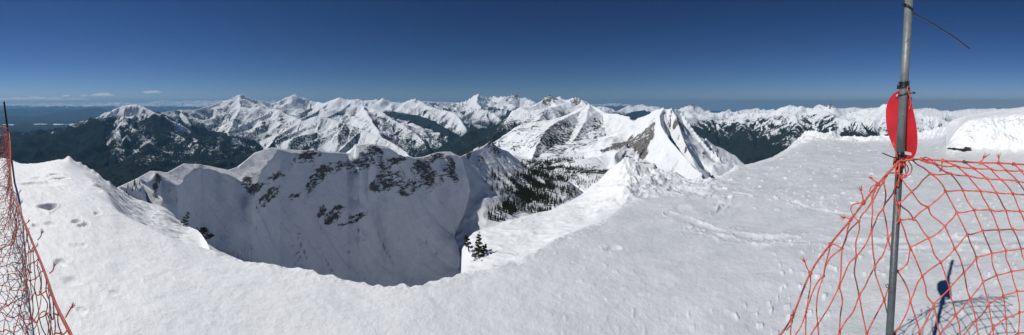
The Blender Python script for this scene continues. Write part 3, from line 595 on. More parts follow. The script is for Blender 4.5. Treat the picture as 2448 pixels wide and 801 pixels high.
# for each bearing (px of the panorama): (r, z) of six places outwards: near, middle, inner crest, hollow, bank, rim
def c(px, *q): return (px, [(r, (v if v < 20 else zz(v, r))) for r, v in q])
COLS = [
 c(-1400, (2.4, -1.65), (4, -1.65), (7, -1.65), (9, -1.65), (11, -1.65), (14, -1.7)),
 c(-300, (2.4, -1.65), (4, -1.65), (7, -1.66), (9, -1.7), (11, -1.75), (14, -1.95)),
 c(0, (2.4, -1.65), (4.5, -1.65), (6.5, -1.67), (8, -1.72), (10, -1.82), (12, 377.)),
 c(40, (2.4, -1.65), (4.3, -1.65), (6.3, -1.66), (8, -1.72), (10, -1.84), (11.8, 390.)),
 c(56, (2.4, -1.65), (4.3, -1.65), (6.3, -1.66), (8, -1.72), (10, -1.86), (11.8, 396.)),
 c(86, (2.4, -1.65), (4.2, -1.65), (6.3, -1.66), (8, -1.72), (9.8, -1.82), (11.5, 395.)),
 c(109, (2.4, -1.65), (4.1, -1.65), (6.3, -1.66), (8, -1.70), (9.8, -1.77), (11.3, 391.)),
 c(131, (2.4, -1.65), (4, -1.65), (6.2, -1.66), (7.8, -1.68), (9.4, -1.71), (11, 384.)),
 c(157, (2.4, -1.65), (4, -1.65), (6.2, -1.66), (7.6, -1.66), (9.0, -1.68), (10.5, 381.)),
 c(180, (2.4, -1.65), (3.9, -1.65), (6.1, -1.66), (7.6, -1.67), (9, -1.78), (10.4, 384.)),
 c(210, (2.4, -1.65), (3.8, -1.65), (6.0, -1.66), (7.6, -1.72), (9.2, -1.93), (11, 402.)),
 c(240, (2.4, -1.65), (3.7, -1.65), (5.6, -1.67), (6.6, -1.76), (8.4, -2.06), (10.3, 425.)),
 c(272, (2.4, -1.65), (3.6, -1.65), (5.1, -1.67), (5.9, -1.82), (7.7, -2.25), (9.6, 449.)),
 c(286, (2.4, -1.65), (3.6, -1.66), (5.0, 511.), (5.9, -2.05), (7.8, -2.38), (10.2, 458.)),
 c(310, (2.4, -1.65), (3.5, -1.66), (4.75, 525.), (5.7, -2.2), (7.8, -2.58), (10.2, 473.)),
 c(350, (2.4, -1.65), (3.4, -1.66), (4.5, 541.), (5.5, -2.36), (7.7, -2.78), (10.2, 485.)),
 c(399, (2.4, -1.65), (3.2, -1.66), (4.15, 563.), (5.2, -2.42), (7.4, -2.88), (9.9, 499.)),
 c(420, (2.4, -1.65), (3.2, -1.66), (4.08, 570.), (5.1, -2.44), (7.2, -2.92), (9.5, 519.)),
 c(433, (2.4, -1.65), (3.2, -1.66), (4.04, 575.), (5.0, -2.46), (7.0, -2.9), (9.1, 535.)),
 c(450, (2.4, -1.65), (3.15, -1.66), (4.0, 579.), (4.9, -2.4), (6.7, -2.82), (8.6, 542.)),
 c(466, (2.4, -1.65), (3.1, -1.66), (3.95, 583.), (4.7, -2.35), (6.4, -2.76), (8.0, 547.)),
 c(478, (2.4, -1.65), (3.1, -1.66), (3.92, 586.), (4.6, -2.3), (6.1, -2.7), (7.5, 553.)),
 c(486, (2.4, -1.65), (3.1, -1.66), (3.9, 589.), (4.5, -2.25), (5.8, -2.7), (7.0, 565.)),
 c(495, (2.4, -1.65), (3.1, -1.66), (3.88, 592.), (4.4, -2.1), (5.3, -2.6), (6.1, 575.)),
 c(504, (2.4, -1.65), (3.1, -1.66), (3.85, 595.), (4.3, -2.02), (4.8, -2.4), (5.4, 600.)),
 c(542, (2.4, -1.65), (3.0, -1.66), (3.72, 610.), (3.95, -1.98), (4.2, -2.2), (4.6, -2.8)),
 c(620, (2.3, -1.65), (2.8, -1.66), (3.48, 629.), (3.7, -1.96), (3.9, -2.15), (4.3, -2.8)),
 c(700, (2.3, -1.65), (2.8, -1.66), (3.35, 641.), (3.55, -1.97), (3.8, -2.2), (4.2, -2.9)),
 c(760, (2.3, -1.65), (2.7, -1.66), (3.25, 651.), (3.45, -1.97), (3.7, -2.2), (4.1, -2.9)),
 c(850, (2.3, -1.65), (2.65, -1.66), (3.05, 675.), (3.25, -1.98), (3.5, -2.2), (3.9, -2.9)),
 c(940, (2.3, -1.65), (2.6, -1.66), (2.98, 683.), (3.15, -1.99), (3.4, -2.2), (3.8, -2.9)),
 c(1000, (2.3, -1.65), (2.6, -1.66), (2.99, 681.), (3.15, -1.99), (3.4, -2.2), (3.8, -2.9)),
 c(1050, (2.3, -1.65), (2.65, -1.66), (3.08, 668.), (3.25, -1.98), (3.5, -2.2), (3.9, -2.9)),
 c(1097, (2.3, -1.65), (2.7, -1.66), (3.2, 653.), (3.35, -1.97), (3.6, -2.3), (4.0, -3.2)),
 c(1104, (2.3, -1.65), (2.7, -1.66), (3.213, 651.), (3.7, -2.1), (4.5, 648.), (5.7, 592.)),
 c(1125, (2.3, -1.65), (2.7, -1.66), (3.25, 647.), (3.9, -2.22), (4.8, 617.), (6.1, 555.)),
 c(1168, (2.3, -1.65), (2.8, -1.66), (3.32, 638.), (4.0, -2.18), (5.0, 590.), (6.3, 542.)),
 c(1206, (2.3, -1.65), (2.8, -1.66), (3.4, 626.), (4.2, -2.14), (5.2, 570.), (6.5, 526.)),
 c(1250, (2.3, -1.65), (2.85, -1.66), (3.5, 616.), (4.3, -2.1), (5.4, 555.), (6.7, 517.)),
 c(1293, (2.3, -1.65), (2.9, -1.66), (3.75, 592.), (4.5, -2.05), (5.6, 542.), (6.9, 507.)),
 c(1312, (2.3, -1.65), (3.0, -1.66), (3.88, 580.), (4.6, -2.03), (5.6, 535.), (7.0, 500.)),
 c(1349, (2.4, -1.65), (3.2, -1.66), (4.12, 562.), (4.8, -1.98), (5.8, 520.), (7.1, 483.)),
 c(1399, (2.4, -1.65), (3.3, -1.66), (4.4, 543.), (5.1, -1.92), (6.1, 500.), (7.3, 455.)),
 c(1437, (2.4, -1.65), (3.4, -1.66), (4.65, 528.), (5.4, -1.83), (6.3, 473.), (7.4, 423.)),
 c(1462, (2.4, -1.65), (3.5, -1.66), (4.8, 518.), (5.5, -1.78), (6.4, 450.), (7.4, 400.)),
 c(1482, (2.4, -1.65), (3.6, -1.66), (4.9, 512.), (5.6, -1.74), (6.5, 434.), (7.4, 383.)),
 c(1496, (2.4, -1.65), (3.6, -1.66), (5.0, 508.), (5.6, -1.72), (6.5, 428.), (7.3, 377.)),
 c(1512, (2.4, -1.65), (3.6, -1.66), (5.05, 506.), (5.7, -1.70), (6.5, 430.), (7.3, 382.)),
 c(1536, (2.4, -1.65), (3.6, -1.66), (5.1, 503.), (5.8, -1.68), (6.6, 432.), (7.3, 395.)),
 c(1570, (2.4, -1.65), (3.7, -1.66), (5.15, 500.), (5.9, -1.66), (6.7, 436.), (7.4, 403.)),
 c(1612, (2.4, -1.65), (3.8, -1.66), (5.2, 497.), (6.0, -1.66), (6.8, 440.), (7.6, 412.)),
 c(1636, (2.4, -1.65), (3.8, -1.66), (5.3, -1.66), (6.1, -1.66), (6.9, -1.68), (7.7, 423.)),
 c(1662, (2.4, -1.65), (3.9, -1.66), (5.4, -1.66), (6.2, -1.68), (7.0, -1.72), (7.8, 431.)),
 c(1700, (2.4, -1.65), (4.0, -1.66), (5.6, -1.66), (6.4, -1.67), (7.1, -1.70), (7.7, 426.)),
 c(1725, (2.4, -1.65), (4.0, -1.66), (5.6, -1.66), (6.6, -1.68), (7.4, -1.72), (8.1, 420.)),
 c(1747, (2.4, -1.65), (4.1, -1.66), (5.7, -1.66), (6.8, -1.68), (7.8, -1.71), (8.6, 404.)),
 c(1762, (2.4, -1.65), (4.1, -1.66), (5.7, -1.66), (6.9, -1.68), (8.0, -1.70), (8.8, 388.)),
 c(1783, (2.4, -1.65), (4.1, -1.66), (5.8, -1.66), (7.1, -1.69), (8.3, -1.71), (9.2, 395.)),
 c(1799, (2.4, -1.65), (4.2, -1.66), (5.9, -1.66), (7.3, -1.69), (8.6, -1.71), (9.6, 390.)),
 c(1851, (2.4, -1.65), (4.3, -1.66), (6.2, -1.66), (7.8, -1.69), (9.4, -1.72), (11, 374.)),
 c(1872, (2.4, -1.65), (4.3, -1.66), (6.3, -1.66), (8.1, -1.69), (10.2, -1.73), (12.5, 361.)),
 c(1903, (2.4, -1.65), (4.4, -1.66), (6.5, -1.66), (8.7, -1.69), (11.4, -1.70), (14.2, 337.)),
 c(1919, (2.4, -1.65), (4.4, -1.66), (6.5, -1.66), (9.0, -1.68), (12.0, -1.66), (15.2, 320.)),
 c(1940, (2.4, -1.65), (4.4, -1.66), (6.5, -1.66), (9.2, -1.68), (12.6, -1.66), (15.8, 309.)),
 c(1960, (2.4, -1.65), (4.5, -1.66), (6.6, -1.66), (9.4, -1.68), (13.0, -1.68), (16.0, 311.)),
 c(1985, (2.4, -1.65), (4.5, -1.66), (6.7, -1.66), (9.6, -1.68), (13.4, -1.70), (16.2, 315.)),
 c(2012, (2.4, -1.65), (4.5, -1.66), (6.8, -1.66), (9.8, -1.69), (13.8, -1.74), (16.4, 325.)),
 c(2068, (2.4, -1.65), (4.5, -1.66), (6.8, -1.66), (9.9, -1.69), (13.8, -1.76), (16.6, 329.)),
 c(2095, (2.4, -1.65), (4.5, -1.66), (6.8, -1.66), (9.9, -1.69), (13.8, -1.74), (16.6, 325.)),
 c(2196, (2.4, -1.65), (4.5, -1.66), (6.8, -1.66), (9.9, -1.68), (13.4, -1.70), (15.8, 316.)),
 c(2228, (2.4, -1.65), (4.5, -1.66), (6.8, -1.66), (9.9, -1.67), (13.0, -1.66), (14.9, 308.)),
 c(2256, (2.4, -1.65), (4.5, -1.66), (6.8, -1.66), (10.4, -1.66), (12.6, -1.5), (14.1, 300.)),
 c(2266, (2.4, -1.65), (4.5, -1.66), (6.8, -1.66), (10.6, -1.66), (12.4, -1.38), (13.8, 292.)),
 c(2276, (2.4, -1.65), (4.5, -1.66), (6.8, -1.66), (11.0, -1.64), (12.3, -1.15), (13.6, 283.)),
 c(2312, (2.4, -1.65), (4.5, -1.66), (6.8, -1.66), (11.6, -1.63), (12.5, 290.), (14.2, 273.)),
 c(2361, (2.4, -1.65), (4.5, -1.66), (6.8, -1.66), (11.4, -1.62), (12.3, 284.), (14.2, 266.)),
 c(2406, (2.4, -1.65), (4.5, -1.66), (6.8, -1.66), (11.2, -1.62), (12.0, 277.), (14.0, 259.)),
 c(2448, (2.4, -1.65), (4.5, -1.66), (6.8, -1.66), (11.0, -1.61), (11.8, 274.), (14.0, 253.)),
 c(2560, (2.4, -1.65), (4.5, -1.66), (6.8, -1.66), (10.8, -1.60), (11.6, 268.), (14.0, 244.)),
 c(2800, (2.4, -1.65), (4.5, -1.66), (6.8, -1.66), (10.5, -1.60), (12.5, -1.1), (14.0, -.8)),
 c(3200, (2.4, -1.65), (4.5, -1.66), (6.8, -1.66), (9, -1.65), (11, -1.65), (14, -1.7)),
 c(3672, (2.4, -1.65), (4, -1.65), (7, -1.65), (9, -1.65), (11, -1.65), (14, -1.7)),
]
fa = np.radians(np.linspace(-103, 103, 2050)); ba = np.radians(np.linspace(103, 257, 120))[1:-1]
NA = np.concatenate([fa, ba])                       # bearings, once round
NPX = NA * F + 1224.0
cpx = np.array([k[0] for k in COLS], float)
seq = [1.0]
CR = np.stack([np.interp(NPX, cpx, [k[1][i][0] for k in COLS]) for i in range(6)])
CZ = np.stack([np.interp(NPX, cpx, [k[1][i][1] for k in COLS]) for i in range(6)])
_keep = np.abs(NPX - 1100) < 16
for _ in range(70):                                  # no straight facets between the measured bearings
    for q in (CR, CZ):
        b = q.copy(); b[:, 1:-1] = (q[:, :-2] + 2 * q[:, 1:-1] + q[:, 2:]) / 4; b[:, _keep] = q[:, _keep]; q[:] = b
one = np.ones_like(NPX)
CR = np.vstack([0.02 * one, 1.5 * one, CR, CR[-1] + 0.9, CR[-1] + 3.0, CR[-1] + 9])
CZ = np.vstack([-1.65 * one, -1.65 * one, CZ, CZ[-1] - 1.6, CZ[-1] - 7, CZ[-1] - 24])
NPER = [10, 14, 70, 75, 90, 90, 110, 14, 8, 6]
kk = np.concatenate([i + np.arange(n) / n for i, n in enumerate(NPER)] + [[len(NPER)]])
i0 = np.minimum(kk.astype(int), len(NPER) - 1); u = (kk - i0)[:, None]
R2 = CR[i0] * (1 - u) + CR[i0 + 1] * u
Z2 = CZ[i0] * (1 - u) + CZ[i0 + 1] * u
def smooth_rows(a, n, k):
    for _ in range(n):
        b = a.copy(); b[1:-1] = (a[:-2] + 2 * a[1:-1] + a[2:]) / 4; b[-24:] = a[-24:]; a = b
    return a
Z2 = smooth_rows(Z2, 60, 1)
nA = len(NA); nR = len(kk)
PX2 = np.repeat(NPX[None], nR, 0); K2 = np.repeat(kk[:, None], nA, 1)
X2 = R2 * np.sin(NA)[None]; Y2 = R2 * np.cos(NA)[None]
land = sstep(8.6, 8.0, K2)
H = (0.035 * fbm(X2, Y2, 3.4, 2, 100) + 0.022 * fbm(X2, Y2, 1.8, 2, 101)) * (1 - 0.75 * sstep(3.5, 4.0, K2) * sstep(480, 520, PX2) * sstep(1500, 1400, PX2)) + 0.012 * fbm(X2, Y2, 0.5, 2, 102)
# wind crust: streaks, stronger on the left
wl = sstep(1300, 300, PX2)
xs = X2 * 0.94 + Y2 * 0.34; ys = -X2 * 0.34 + Y2 * 0.94
H += (0.005 + 0.006 * wl) * ridged(xs / 2.6, ys, 0.22, 3, 103) * sstep(1.2, 3, R2)
H += 0.002 * ridged(xs / 1.6, ys, 0.055, 2, 104) * (0.3 + 0.7 * wl)
H += 0.002 * fbm(X2, Y2, 0.09, 2, 105)
# sculpted slope behind the left crest
sc_l = sstep(190, 240, PX2) * sstep(480, 430, PX2) * sstep(4.25, 5.0, K2)
xq = X2 * 0.6 + Y2 * 0.8; yq = -X2 * 0.8 + Y2 * 0.6
H += sc_l * (0.11 * (ridged(xq / 3.0, yq, 0.8, 3, 106) - .4) + 0.035 * ridged(xq / 2, yq, 0.2, 2, 107))
# spine of drifted snow on the left skyline
sk = np.exp(-((PX2 - 165) / 9.0) ** 2) * sstep(6.3, 7.0, K2); H += 0.12 * sk
for q in (28, 74, 192, 206, 223, 236, 262): H += 0.05 * np.exp(-((PX2 - q) / 5.0) ** 2) * sstep(6.3, 7.0, K2)
H += 0.05 * ridged(X2, Y2, 0.5, 2, 108) * sstep(320, 60, PX2) * sstep(6.0, 6.9, K2)
# dug and broken snow of the mound
md = np.exp(-((PX2 - 1545) / 110.0) ** 2) * sstep(4.4, 5.6, K2)
H += md * (0.16 * (ridged(X2 + Y2 * .3, Y2, 0.75, 3, 110) - 0.4) + 0.05 * (ridged(X2, Y2, 0.2, 3, 111) - .3))
rb = np.exp(-((PX2 - 1690) / 60.0) ** 2) * sstep(4.2, 5.2, K2)
H += rb * 0.06 * (ridged(X2, Y2, 0.35, 3, 112) - .3)
# smooth wavy bank
bk = sstep(1100, 1120, PX2) * sstep(1480, 1400, PX2) * sstep(4.6, 5.2, K2)
H += bk * (0.05 * fbm(X2, Y2, 1.1, 2, 113) + 0.02 * ridged(X2, Y2, 0.35, 2, 114))
# lip of the rim: uneven
lip = np.exp(-((K2 - 4.0) / 0.22) ** 2) * sstep(480, 520, PX2) * sstep(1500, 1420, PX2)
H += lip * (0.035 * fbm(X2, Y2, 0.30, 4, 115, 0.65))
R2 = R2 + sstep(3.55, 4.0, K2) * sstep(480, 520, PX2) * sstep(1500, 1420, PX2) * (np.abs(PX2 - 1100) > 10) * 0.05 * perlin(PX2 / 26.0, K2 * 0.7, 119)
# rubble banks far right and the plough-cut wall
fr = sstep(1870, 1925, PX2) * sstep(2300, 2240, PX2) * sstep(6.0, 6.8, K2)
H += fr * (0.22 * (ridged(X2, Y2, 1.1, 3, 116) - 0.45) + 0.07 * (ridged(X2, Y2, 0.3, 2, 117) - .4))
wa = sstep(2262, 2285, PX2) * sstep(2720, 2600, PX2)
wf = wa * sstep(5.0, 5.35, K2) * sstep(6.25, 5.9, K2)
R2 = R2 + wf * (0.30 * (np.abs(perlin(PX2 / 75.0, K2 * 1.1, 120)) * 1.4 - .3) + 0.10 * (np.abs(perlin(PX2 / 24.0 + K2, K2 * 3.5, 121)) - .2) + 0.05 * perlin(PX2 / 7.0, K2 * 11, 122))
H += wf * 0.07 * (np.abs(perlin(PX2 / 30.0, K2 * 3.0, 123)) - .2)
H += wa * sstep(5.9, 6.3, K2) * 0.04 * fbm(X2, Y2, 1.2, 3, 124)
H += wa * np.exp(-((K2 - 5.0) / .22) ** 2) * 0.10 * (ridged(X2, Y2, .45, 3, 125) - .2)
# small lumps of thrown snow on the right-hand field
lump = sstep(0.46, 0.68, perlin(X2 / 0.075, Y2 / 0.075, 130)) * sstep(-0.15, 0.3, perlin(X2 / 1.3, Y2 / 1.3, 131)) * (0.25 * sstep(1250, 1400, PX2) + 0.75 * sstep(1600, 1850, PX2))
H += 0.020 * lump * sstep(9, 5, R2)
lump2 = sstep(0.62, 0.8, perlin(X2 / 0.2, Y2 / 0.2, 132)) * sstep(1600, 1750, PX2) * sstep(4.5, 6, R2)
H += 0.03 * lump2
# frozen ripples
H += 0.010 * ridged(xs / 2.2, ys, 0.33, 2, 133) * sstep(1600, 1750, PX2) * sstep(4, 5.5, R2)
def gpt(px, py, z=-1.655):
    r = z / ((HY - py) / F); a = A(px); return np.array([r * math.sin(a), r * math.cos(a)])
def dent(px, py, rad, dep, asp=1.0):
    rad = rad * 0.85
    c0 = gpt(px, py); a = A(px)
    dx = X2 - c0[0]; dy = Y2 - c0[1]
    u = (dx * math.cos(a) - dy * math.sin(a)) / (rad * asp); v = (dx * math.sin(a) + dy * math.cos(a)) / rad
    d = np.sqrt(u * u + v * v) * (1 + 0.35 * perlin(X2 / rad / 1.3, Y2 / rad / 1.3, int(px)))
    return -0.6 * dep * sstep(1.2, 0.45, d) + dep * 0.08 * np.exp(-((d - 1.3) / 0.22) ** 2)
for q in [(115, 497, .19, .15, .8), (183, 533, .08, .06, 1), (200, 541, .09, .07, 1.2), (232, 514, .07, .05, 1), (81, 541, .05, .05, .7), (120, 537, .08, .03, 1.3), (148, 630, .085, .04, 1), (170, 676, .09, .028, 1),
          (130, 414, .16, .06, 1.3), (150, 424, .12, .05, 1.5), (132, 424, .12, .05, 1.6), (100, 437, .25, .07, 2.2), (197, 747, .06, .02, 1), (272, 703, .05, .015, 1), (185, 590, .07, .025, 1.8), (100, 420, .2, .05, 1.2),
          (1630, 497, .2, .03, 1), (1720, 485, .1, .04, 1), (1700, 470, .12, .05, 1.4), (1738, 470, .1, .04, 1), (1465, 595, .07, .035, 1.6), (1500, 468, .1, .03, 1)]:
    H += dent(*q)
def track(pts, wd, dep, seed):
    g = [gpt(*q) for q in pts]; best = np.full(X2.shape, 9.0)
    for a, b in zip(g[:-1], g[1:]):
        L = np.hypot(*(b - a)); ux, uy = (b - a) / L
        x = X2 - a[0]; y = Y2 - a[1]; t = np.clip(x * ux + y * uy, 0, L)
        best = np.minimum(best, np.hypot(x - t * ux, y - t * uy))
    d = best / wd * (1 + 0.7 * perlin(X2 / .18, Y2 / .18, seed) + .3 * perlin(X2 / .06, Y2 / .06, seed + 7)); d = np.abs(d)
    k = 0.55 + 0.8 * perlin(X2 / .5, Y2 / .5, seed + 1)
    return (-dep * np.exp(-(d * d)) + dep * 1.0 * np.exp(-((d - 1.5) / .45) ** 2)) * np.clip(k, 0.0, 1.2) * 0.45
for i, (pts, wd, dp) in enumerate([([(1600, 505), (1650, 528), (1705, 548), (1780, 565), (1870, 570), (1960, 572), (2080, 578), (2250, 570), (2448, 575)], .075, .04),
                    ([(1660, 545), (1760, 573), (1850, 577), (1980, 580), (2120, 590), (2300, 588)], .05, .025),
                    ([(1742, 470), (1735, 490), (1710, 512)], .05, .05), ([(1750, 462), (1800, 470), (1855, 474), (1900, 484)], .05, .03), ([(1895, 484), (1940, 500), (2000, 510), (2150, 528)], .05, .03),
                    ([(1690, 462), (1660, 455), (1630, 460)], .08, .04), ([(1300, 690), (1400, 760), (1480, 800)], .012, .002), ([(1330, 680), (1440, 740), (1540, 800)], .012, .002),
                    ([(1950, 395), (2050, 420), (2160, 430)], .12, .03), ([(1990, 415), (1930, 430), (1880, 445)], .1, .03)]):
    H += track(pts, wd, dp, 200 + 3 * i)
# snow of the open field turns greyer to the right, unlike the drifts round it; knocked-off lumps are white
GREY_ = sstep(-2.2, 1.9, X2) * sstep(4.1 + 0 * K2, 3.85, K2 - 2.4 * sstep(1440, 1560, PX2)) * sstep(17.5, 14.5, R2) * sstep(5.1, 4.7, K2 - 3 * (PX2 < 2262))
GREY_ = np.clip(GREY_ * (0.9 + 0.35 * fbm(X2, Y2, 1.6, 3, 140)) - 0.7 * lump - 0.6 * lump2, 0, 1)
Z2 = Z2 + H * land * sstep(0, 1.2, R2)
X2 = R2 * np.sin(NA)[None]; Y2 = R2 * np.cos(NA)[None]
ts = NT('wind_packed_snow'); p = ts.pos()
hb = ts.math('ADD', ts.math('MULTIPLY', ts.noise(p, 9, 5, 0.65), 1.0), ts.math('MULTIPLY', ts.noise(p, 70, 3, 0.6), 0.22))
ts.l(ts.bump(hb, 0.02, 0.7), ts.b.inputs['Normal'])
pale_snow = ts.mix(ts.ramp(ts.noise(p, 1.2, 4, 0.6), 0.3, 0.7), C(0.80, 0.835, 0.865), C(0.86, 0.885, 0.905))
grey_snow = ts.mix(ts.ramp(ts.noise(p, 3.0, 5, 0.65), 0.3, 0.7), C(0.60, 0.635, 0.67), C(0.71, 0.74, 0.775))
ts.l(ts.mix(ts.attr('grey_snow'), pale_snow, grey_snow), ts.b.inputs['Base Color'])
ts.b.inputs['Roughness'].default_value = 0.5; ts.b.inputs['Specular IOR Level'].default_value = 0.25
i = np.arange(nR - 1)[:, None]; j = np.arange(nA)[None]; j2 = (j + 1) % nA
q2 = np.stack([i * nA + j, i * nA + j2, (i + 1) * nA + j2, (i + 1) * nA + j], -1).reshape(-1, 4)
sn = mesh_np('snow_ground', np.stack([X2, Y2, Z2], -1).reshape(-1, 3), q2[:, ::-1].copy(), ts.m, attrs={'grey_snow': GREY_.ravel()})
tag(sn, kind='structure')
def ground(x, y):
    r = math.hypot(x, y); a = math.atan2(x, y)
    if a < -math.radians(103): a += 2 * math.pi
    jn = int(np.argmin(np.abs(NA - a))); return float(np.interp(r, R2[:, jn], Z2[:, jn]))
# ------------------------------------------------------------ conifers
tr = NT('conifer_green'); p = tr.pos()
tr.l(tr.mix(tr.ramp(tr.noise(p, 3.0, 3), 0.35, 0.65), C(0.010, 0.018, 0.012), C(0.032, 0.050, 0.028)), tr.b.inputs['Base Color'])
tr.b.inputs['Roughness'].default_value = 0.8; M_TREE = tr.m
M_BARK = plain('bark', (0.09, 0.065, 0.045), 0.9)
def conifer_mesh(h, w, seed, tiers=9, n=9):
    rs = np.random.default_rng(seed); v = []; f = []
    for k in range(tiers):
        t = k / tiers; zt = h * (0.10 + 0.90 * (t + 1.25 / tiers)); zb = h * (0.08 + 0.90 * t)
        zt = min(zt, h); rad = w * (1 - t) ** 0.85 * rs.uniform(0.8, 1.1) + 0.02 * w
        ox, oy = rs.normal(0, 0.02 * w, 2); b = len(v); v.append((ox, oy, zt)); m = 2 * n
        for i in range(m):
            a = 2 * math.pi * i / m + k * 1.7; q = rad * (rs.uniform(0.75, 1.25) if i % 2 else rs.uniform(0.35, 0.55))
            v.append((ox + q * math.cos(a), oy + q * math.sin(a), zb + (rs.uniform(-.02, .02) * h if i % 2 else 0.035 * h)))
        for i in range(m): f.append((b, b + 1 + i, b + 1 + (i + 1) % m))
    nc = len(v); tb = []
    for z0, rr in ((-1.0, 0.05 * w), (h * 0.5, 0.03 * w)):
        for i in range(5): v.append((rr * math.cos(i * 1.2566), rr * math.sin(i * 1.2566), z0))
    for i in range(5): tb += [(nc + i, nc + (i + 1) % 5, nc + 5 + (i + 1) % 5), (nc + i, nc + 5 + (i + 1) % 5, nc + 5 + i)]
    return np.array(v), np.array(f + tb), len(f)
VAR = []
for k in range(5):
    v, f, ncr = conifer_mesh(11.0, 2.0, 40 + k)
    me = bpy.data.meshes.new('conifer'); me.from_pydata(v.tolist(), [], f.tolist()); me.materials.append(M_TREE); me.materials.append(M_BARK)
    for i, pl in enumerate(me.polygons): pl.material_index = 0 if i < ncr else 1
    VAR.append((me, v, f))
# stands of trees in the basin below the bowl
# each: centre as seen in the panorama, spread, count, where
STANDS = [
 (1200, 512, 20, 12, 70, 'in the dense dark stand nearest the shaded bowl'), (1228, 497, 24, 12, 80, 'in the dense dark stand nearest the shaded bowl'),
 (1262, 478, 26, 13, 110, 'in the thick stand in the middle of the basin floor'), (1290, 455, 30, 12, 120, 'in the thick stand in the middle of the basin floor'),
 (1318, 478, 26, 13, 60, 'in the scattered trees right of the thick middle stand'), (1290, 502, 22, 10, 40, 'in the scattered trees right of the thick middle stand'),
 (1350, 462, 24, 10, 50, 'among the lone trees below the white snow bank'), (1385, 440, 26, 9, 50, 'among the lone trees below the white snow bank'),
 (1430, 430, 14, 7, 16, 'among the lone trees below the white snow bank'),
 (1198, 432, 12, 16, 50, 'on the steep slope under the small rocky knob'), (1222, 452, 12, 14, 40, 'on the steep slope under the small rocky knob'), (1178, 418, 10, 14, 22, 'on the steep slope under the small rocky knob'),
 (1250, 432, 24, 8, 60, ''), (1300, 422, 30, 8, 90, ''), (1350, 425, 24, 8, 60, ''), (1290, 406, 24, 8, 170, ''), (1325, 402, 24, 7, 170, ''), (1365, 408, 22, 6, 70, ''), (1270, 392, 14, 6, 90, ''),
 (1310, 390, 20, 5, 110, ''), (1350, 385, 20, 5, 80, ''), (1395, 415, 18, 6, 30, ''), (1275, 445, 60, 22, 60, ''),
]
spots = []
for (cx, cy, sx, sy, n, where) in STANDS:
    for _ in range(int(n * (0.7 if 'knob' in where else 7.5 if 'dense' in where or 'thick' in where and 'scattered' not in where else 2.0 if where else 5.5))):
        x = cx + np.clip(rng.normal(), -2.2, 2.2) * sx * 0.75; y = cy + np.clip(rng.normal(), -2, 2) * sy * 0.75
        r = hit(x, y, 300, 2600)
        if r is None or r < 480: continue
        a = A(x); X0 = r * math.sin(a); Y0 = r * math.cos(a)
        if perlin(X0 / 38.0, Y0 / 38.0, 77) < -0.02 and rng.random() < 0.88: continue
        spots.append((r, X0, Y0, where))
spots.sort(key=lambda q: q[0])
one_by_one = [q for q in spots if q[3]][:285]; rest = [q for q in spots if q not in one_by_one]
for i, (r, x, y, where) in enumerate(one_by_one):
    o = bpy.data.objects.new('conifer', VAR[i % 5][0]); col.objects.link(o)
    s = rng.uniform(0.5, 1.15) * (0.8 if 'lone' not in where else 0.65)
    o.location = (x, y, float(sample(Z, x, y)) - 0.4); o.scale = (s * rng.uniform(.9, 1.2), s * rng.uniform(.9, 1.2), s); o.rotation_euler = (0, 0, rng.uniform(0, 6.28))
    tag(o, 'one dark conifer ' + where, 'conifer', 'dark conifers ' + where)
vs = []; fs = []; n0 = 0
for (r, x, y, where) in rest:
    me, v, f = VAR[int(rng.integers(5))]
    s = rng.uniform(0.5, 1.1); a = rng.uniform(0, 6.28); ca, sa = math.cos(a), math.sin(a)
    q = v * s; q = np.stack([q[:, 0] * ca - q[:, 1] * sa + x, q[:, 0] * sa + q[:, 1] * ca + y, q[:, 2] + float(sample(Z, x, y)) - 0.4], -1)
    vs.append(q); fs.append(f + n0); n0 += len(q)
fo = mesh_np('forest', np.vstack(vs), np.vstack(fs), M_TREE, smooth=False)
tag(fo, 'far dark conifer forest filling the end of the basin', 'forest', kind='stuff')
# small trees on the sunlit shoulder where the ridge meets the snowfield
SH = [(322, 447, 3.6, 'tallest small conifer on the sunlit shoulder, standing against its snow crest'), (326, 448, 1.6, None), (334, 444, 2.3, 'slim small conifer highest up the sunlit shoulder'),
      (306, 459, 2.2, None), (316, 461, 2.9, 'two-topped small conifer in the middle of the shoulder row'), (311, 464, 1.7, None), (303, 463, 1.8, None), (298, 466, 1.3, None), (307, 470, 1.6, None),
      (324, 469, 1.6, 'thin conifer alone at the edge of the shoulder shadow'), (335, 461, 1.8, 'small conifer just inside the shaded side of the shoulder'), (309, 473, 1.3, None)]
for k, (x, y, hgt, lab) in enumerate(SH):
    r = hit(x, y, 90, 400)
    if r is None: continue
    a = A(x); X0 = r * math.sin(a); Y0 = r * math.cos(a); s = hgt / 11.0
    o = bpy.data.objects.new('conifer', VAR[k % 5][0]); col.objects.link(o)
    o.location = (X0, Y0, float(sample(Z, X0, Y0)) - 0.1); o.scale = (s * 1.15, s * 1.15, s); o.rotation_euler = (0, 0, k)
    tag(o, lab or 'one of the stunted conifers low on the sunlit shoulder beside the near rim', 'conifer', 'small conifers on the sunlit shoulder')

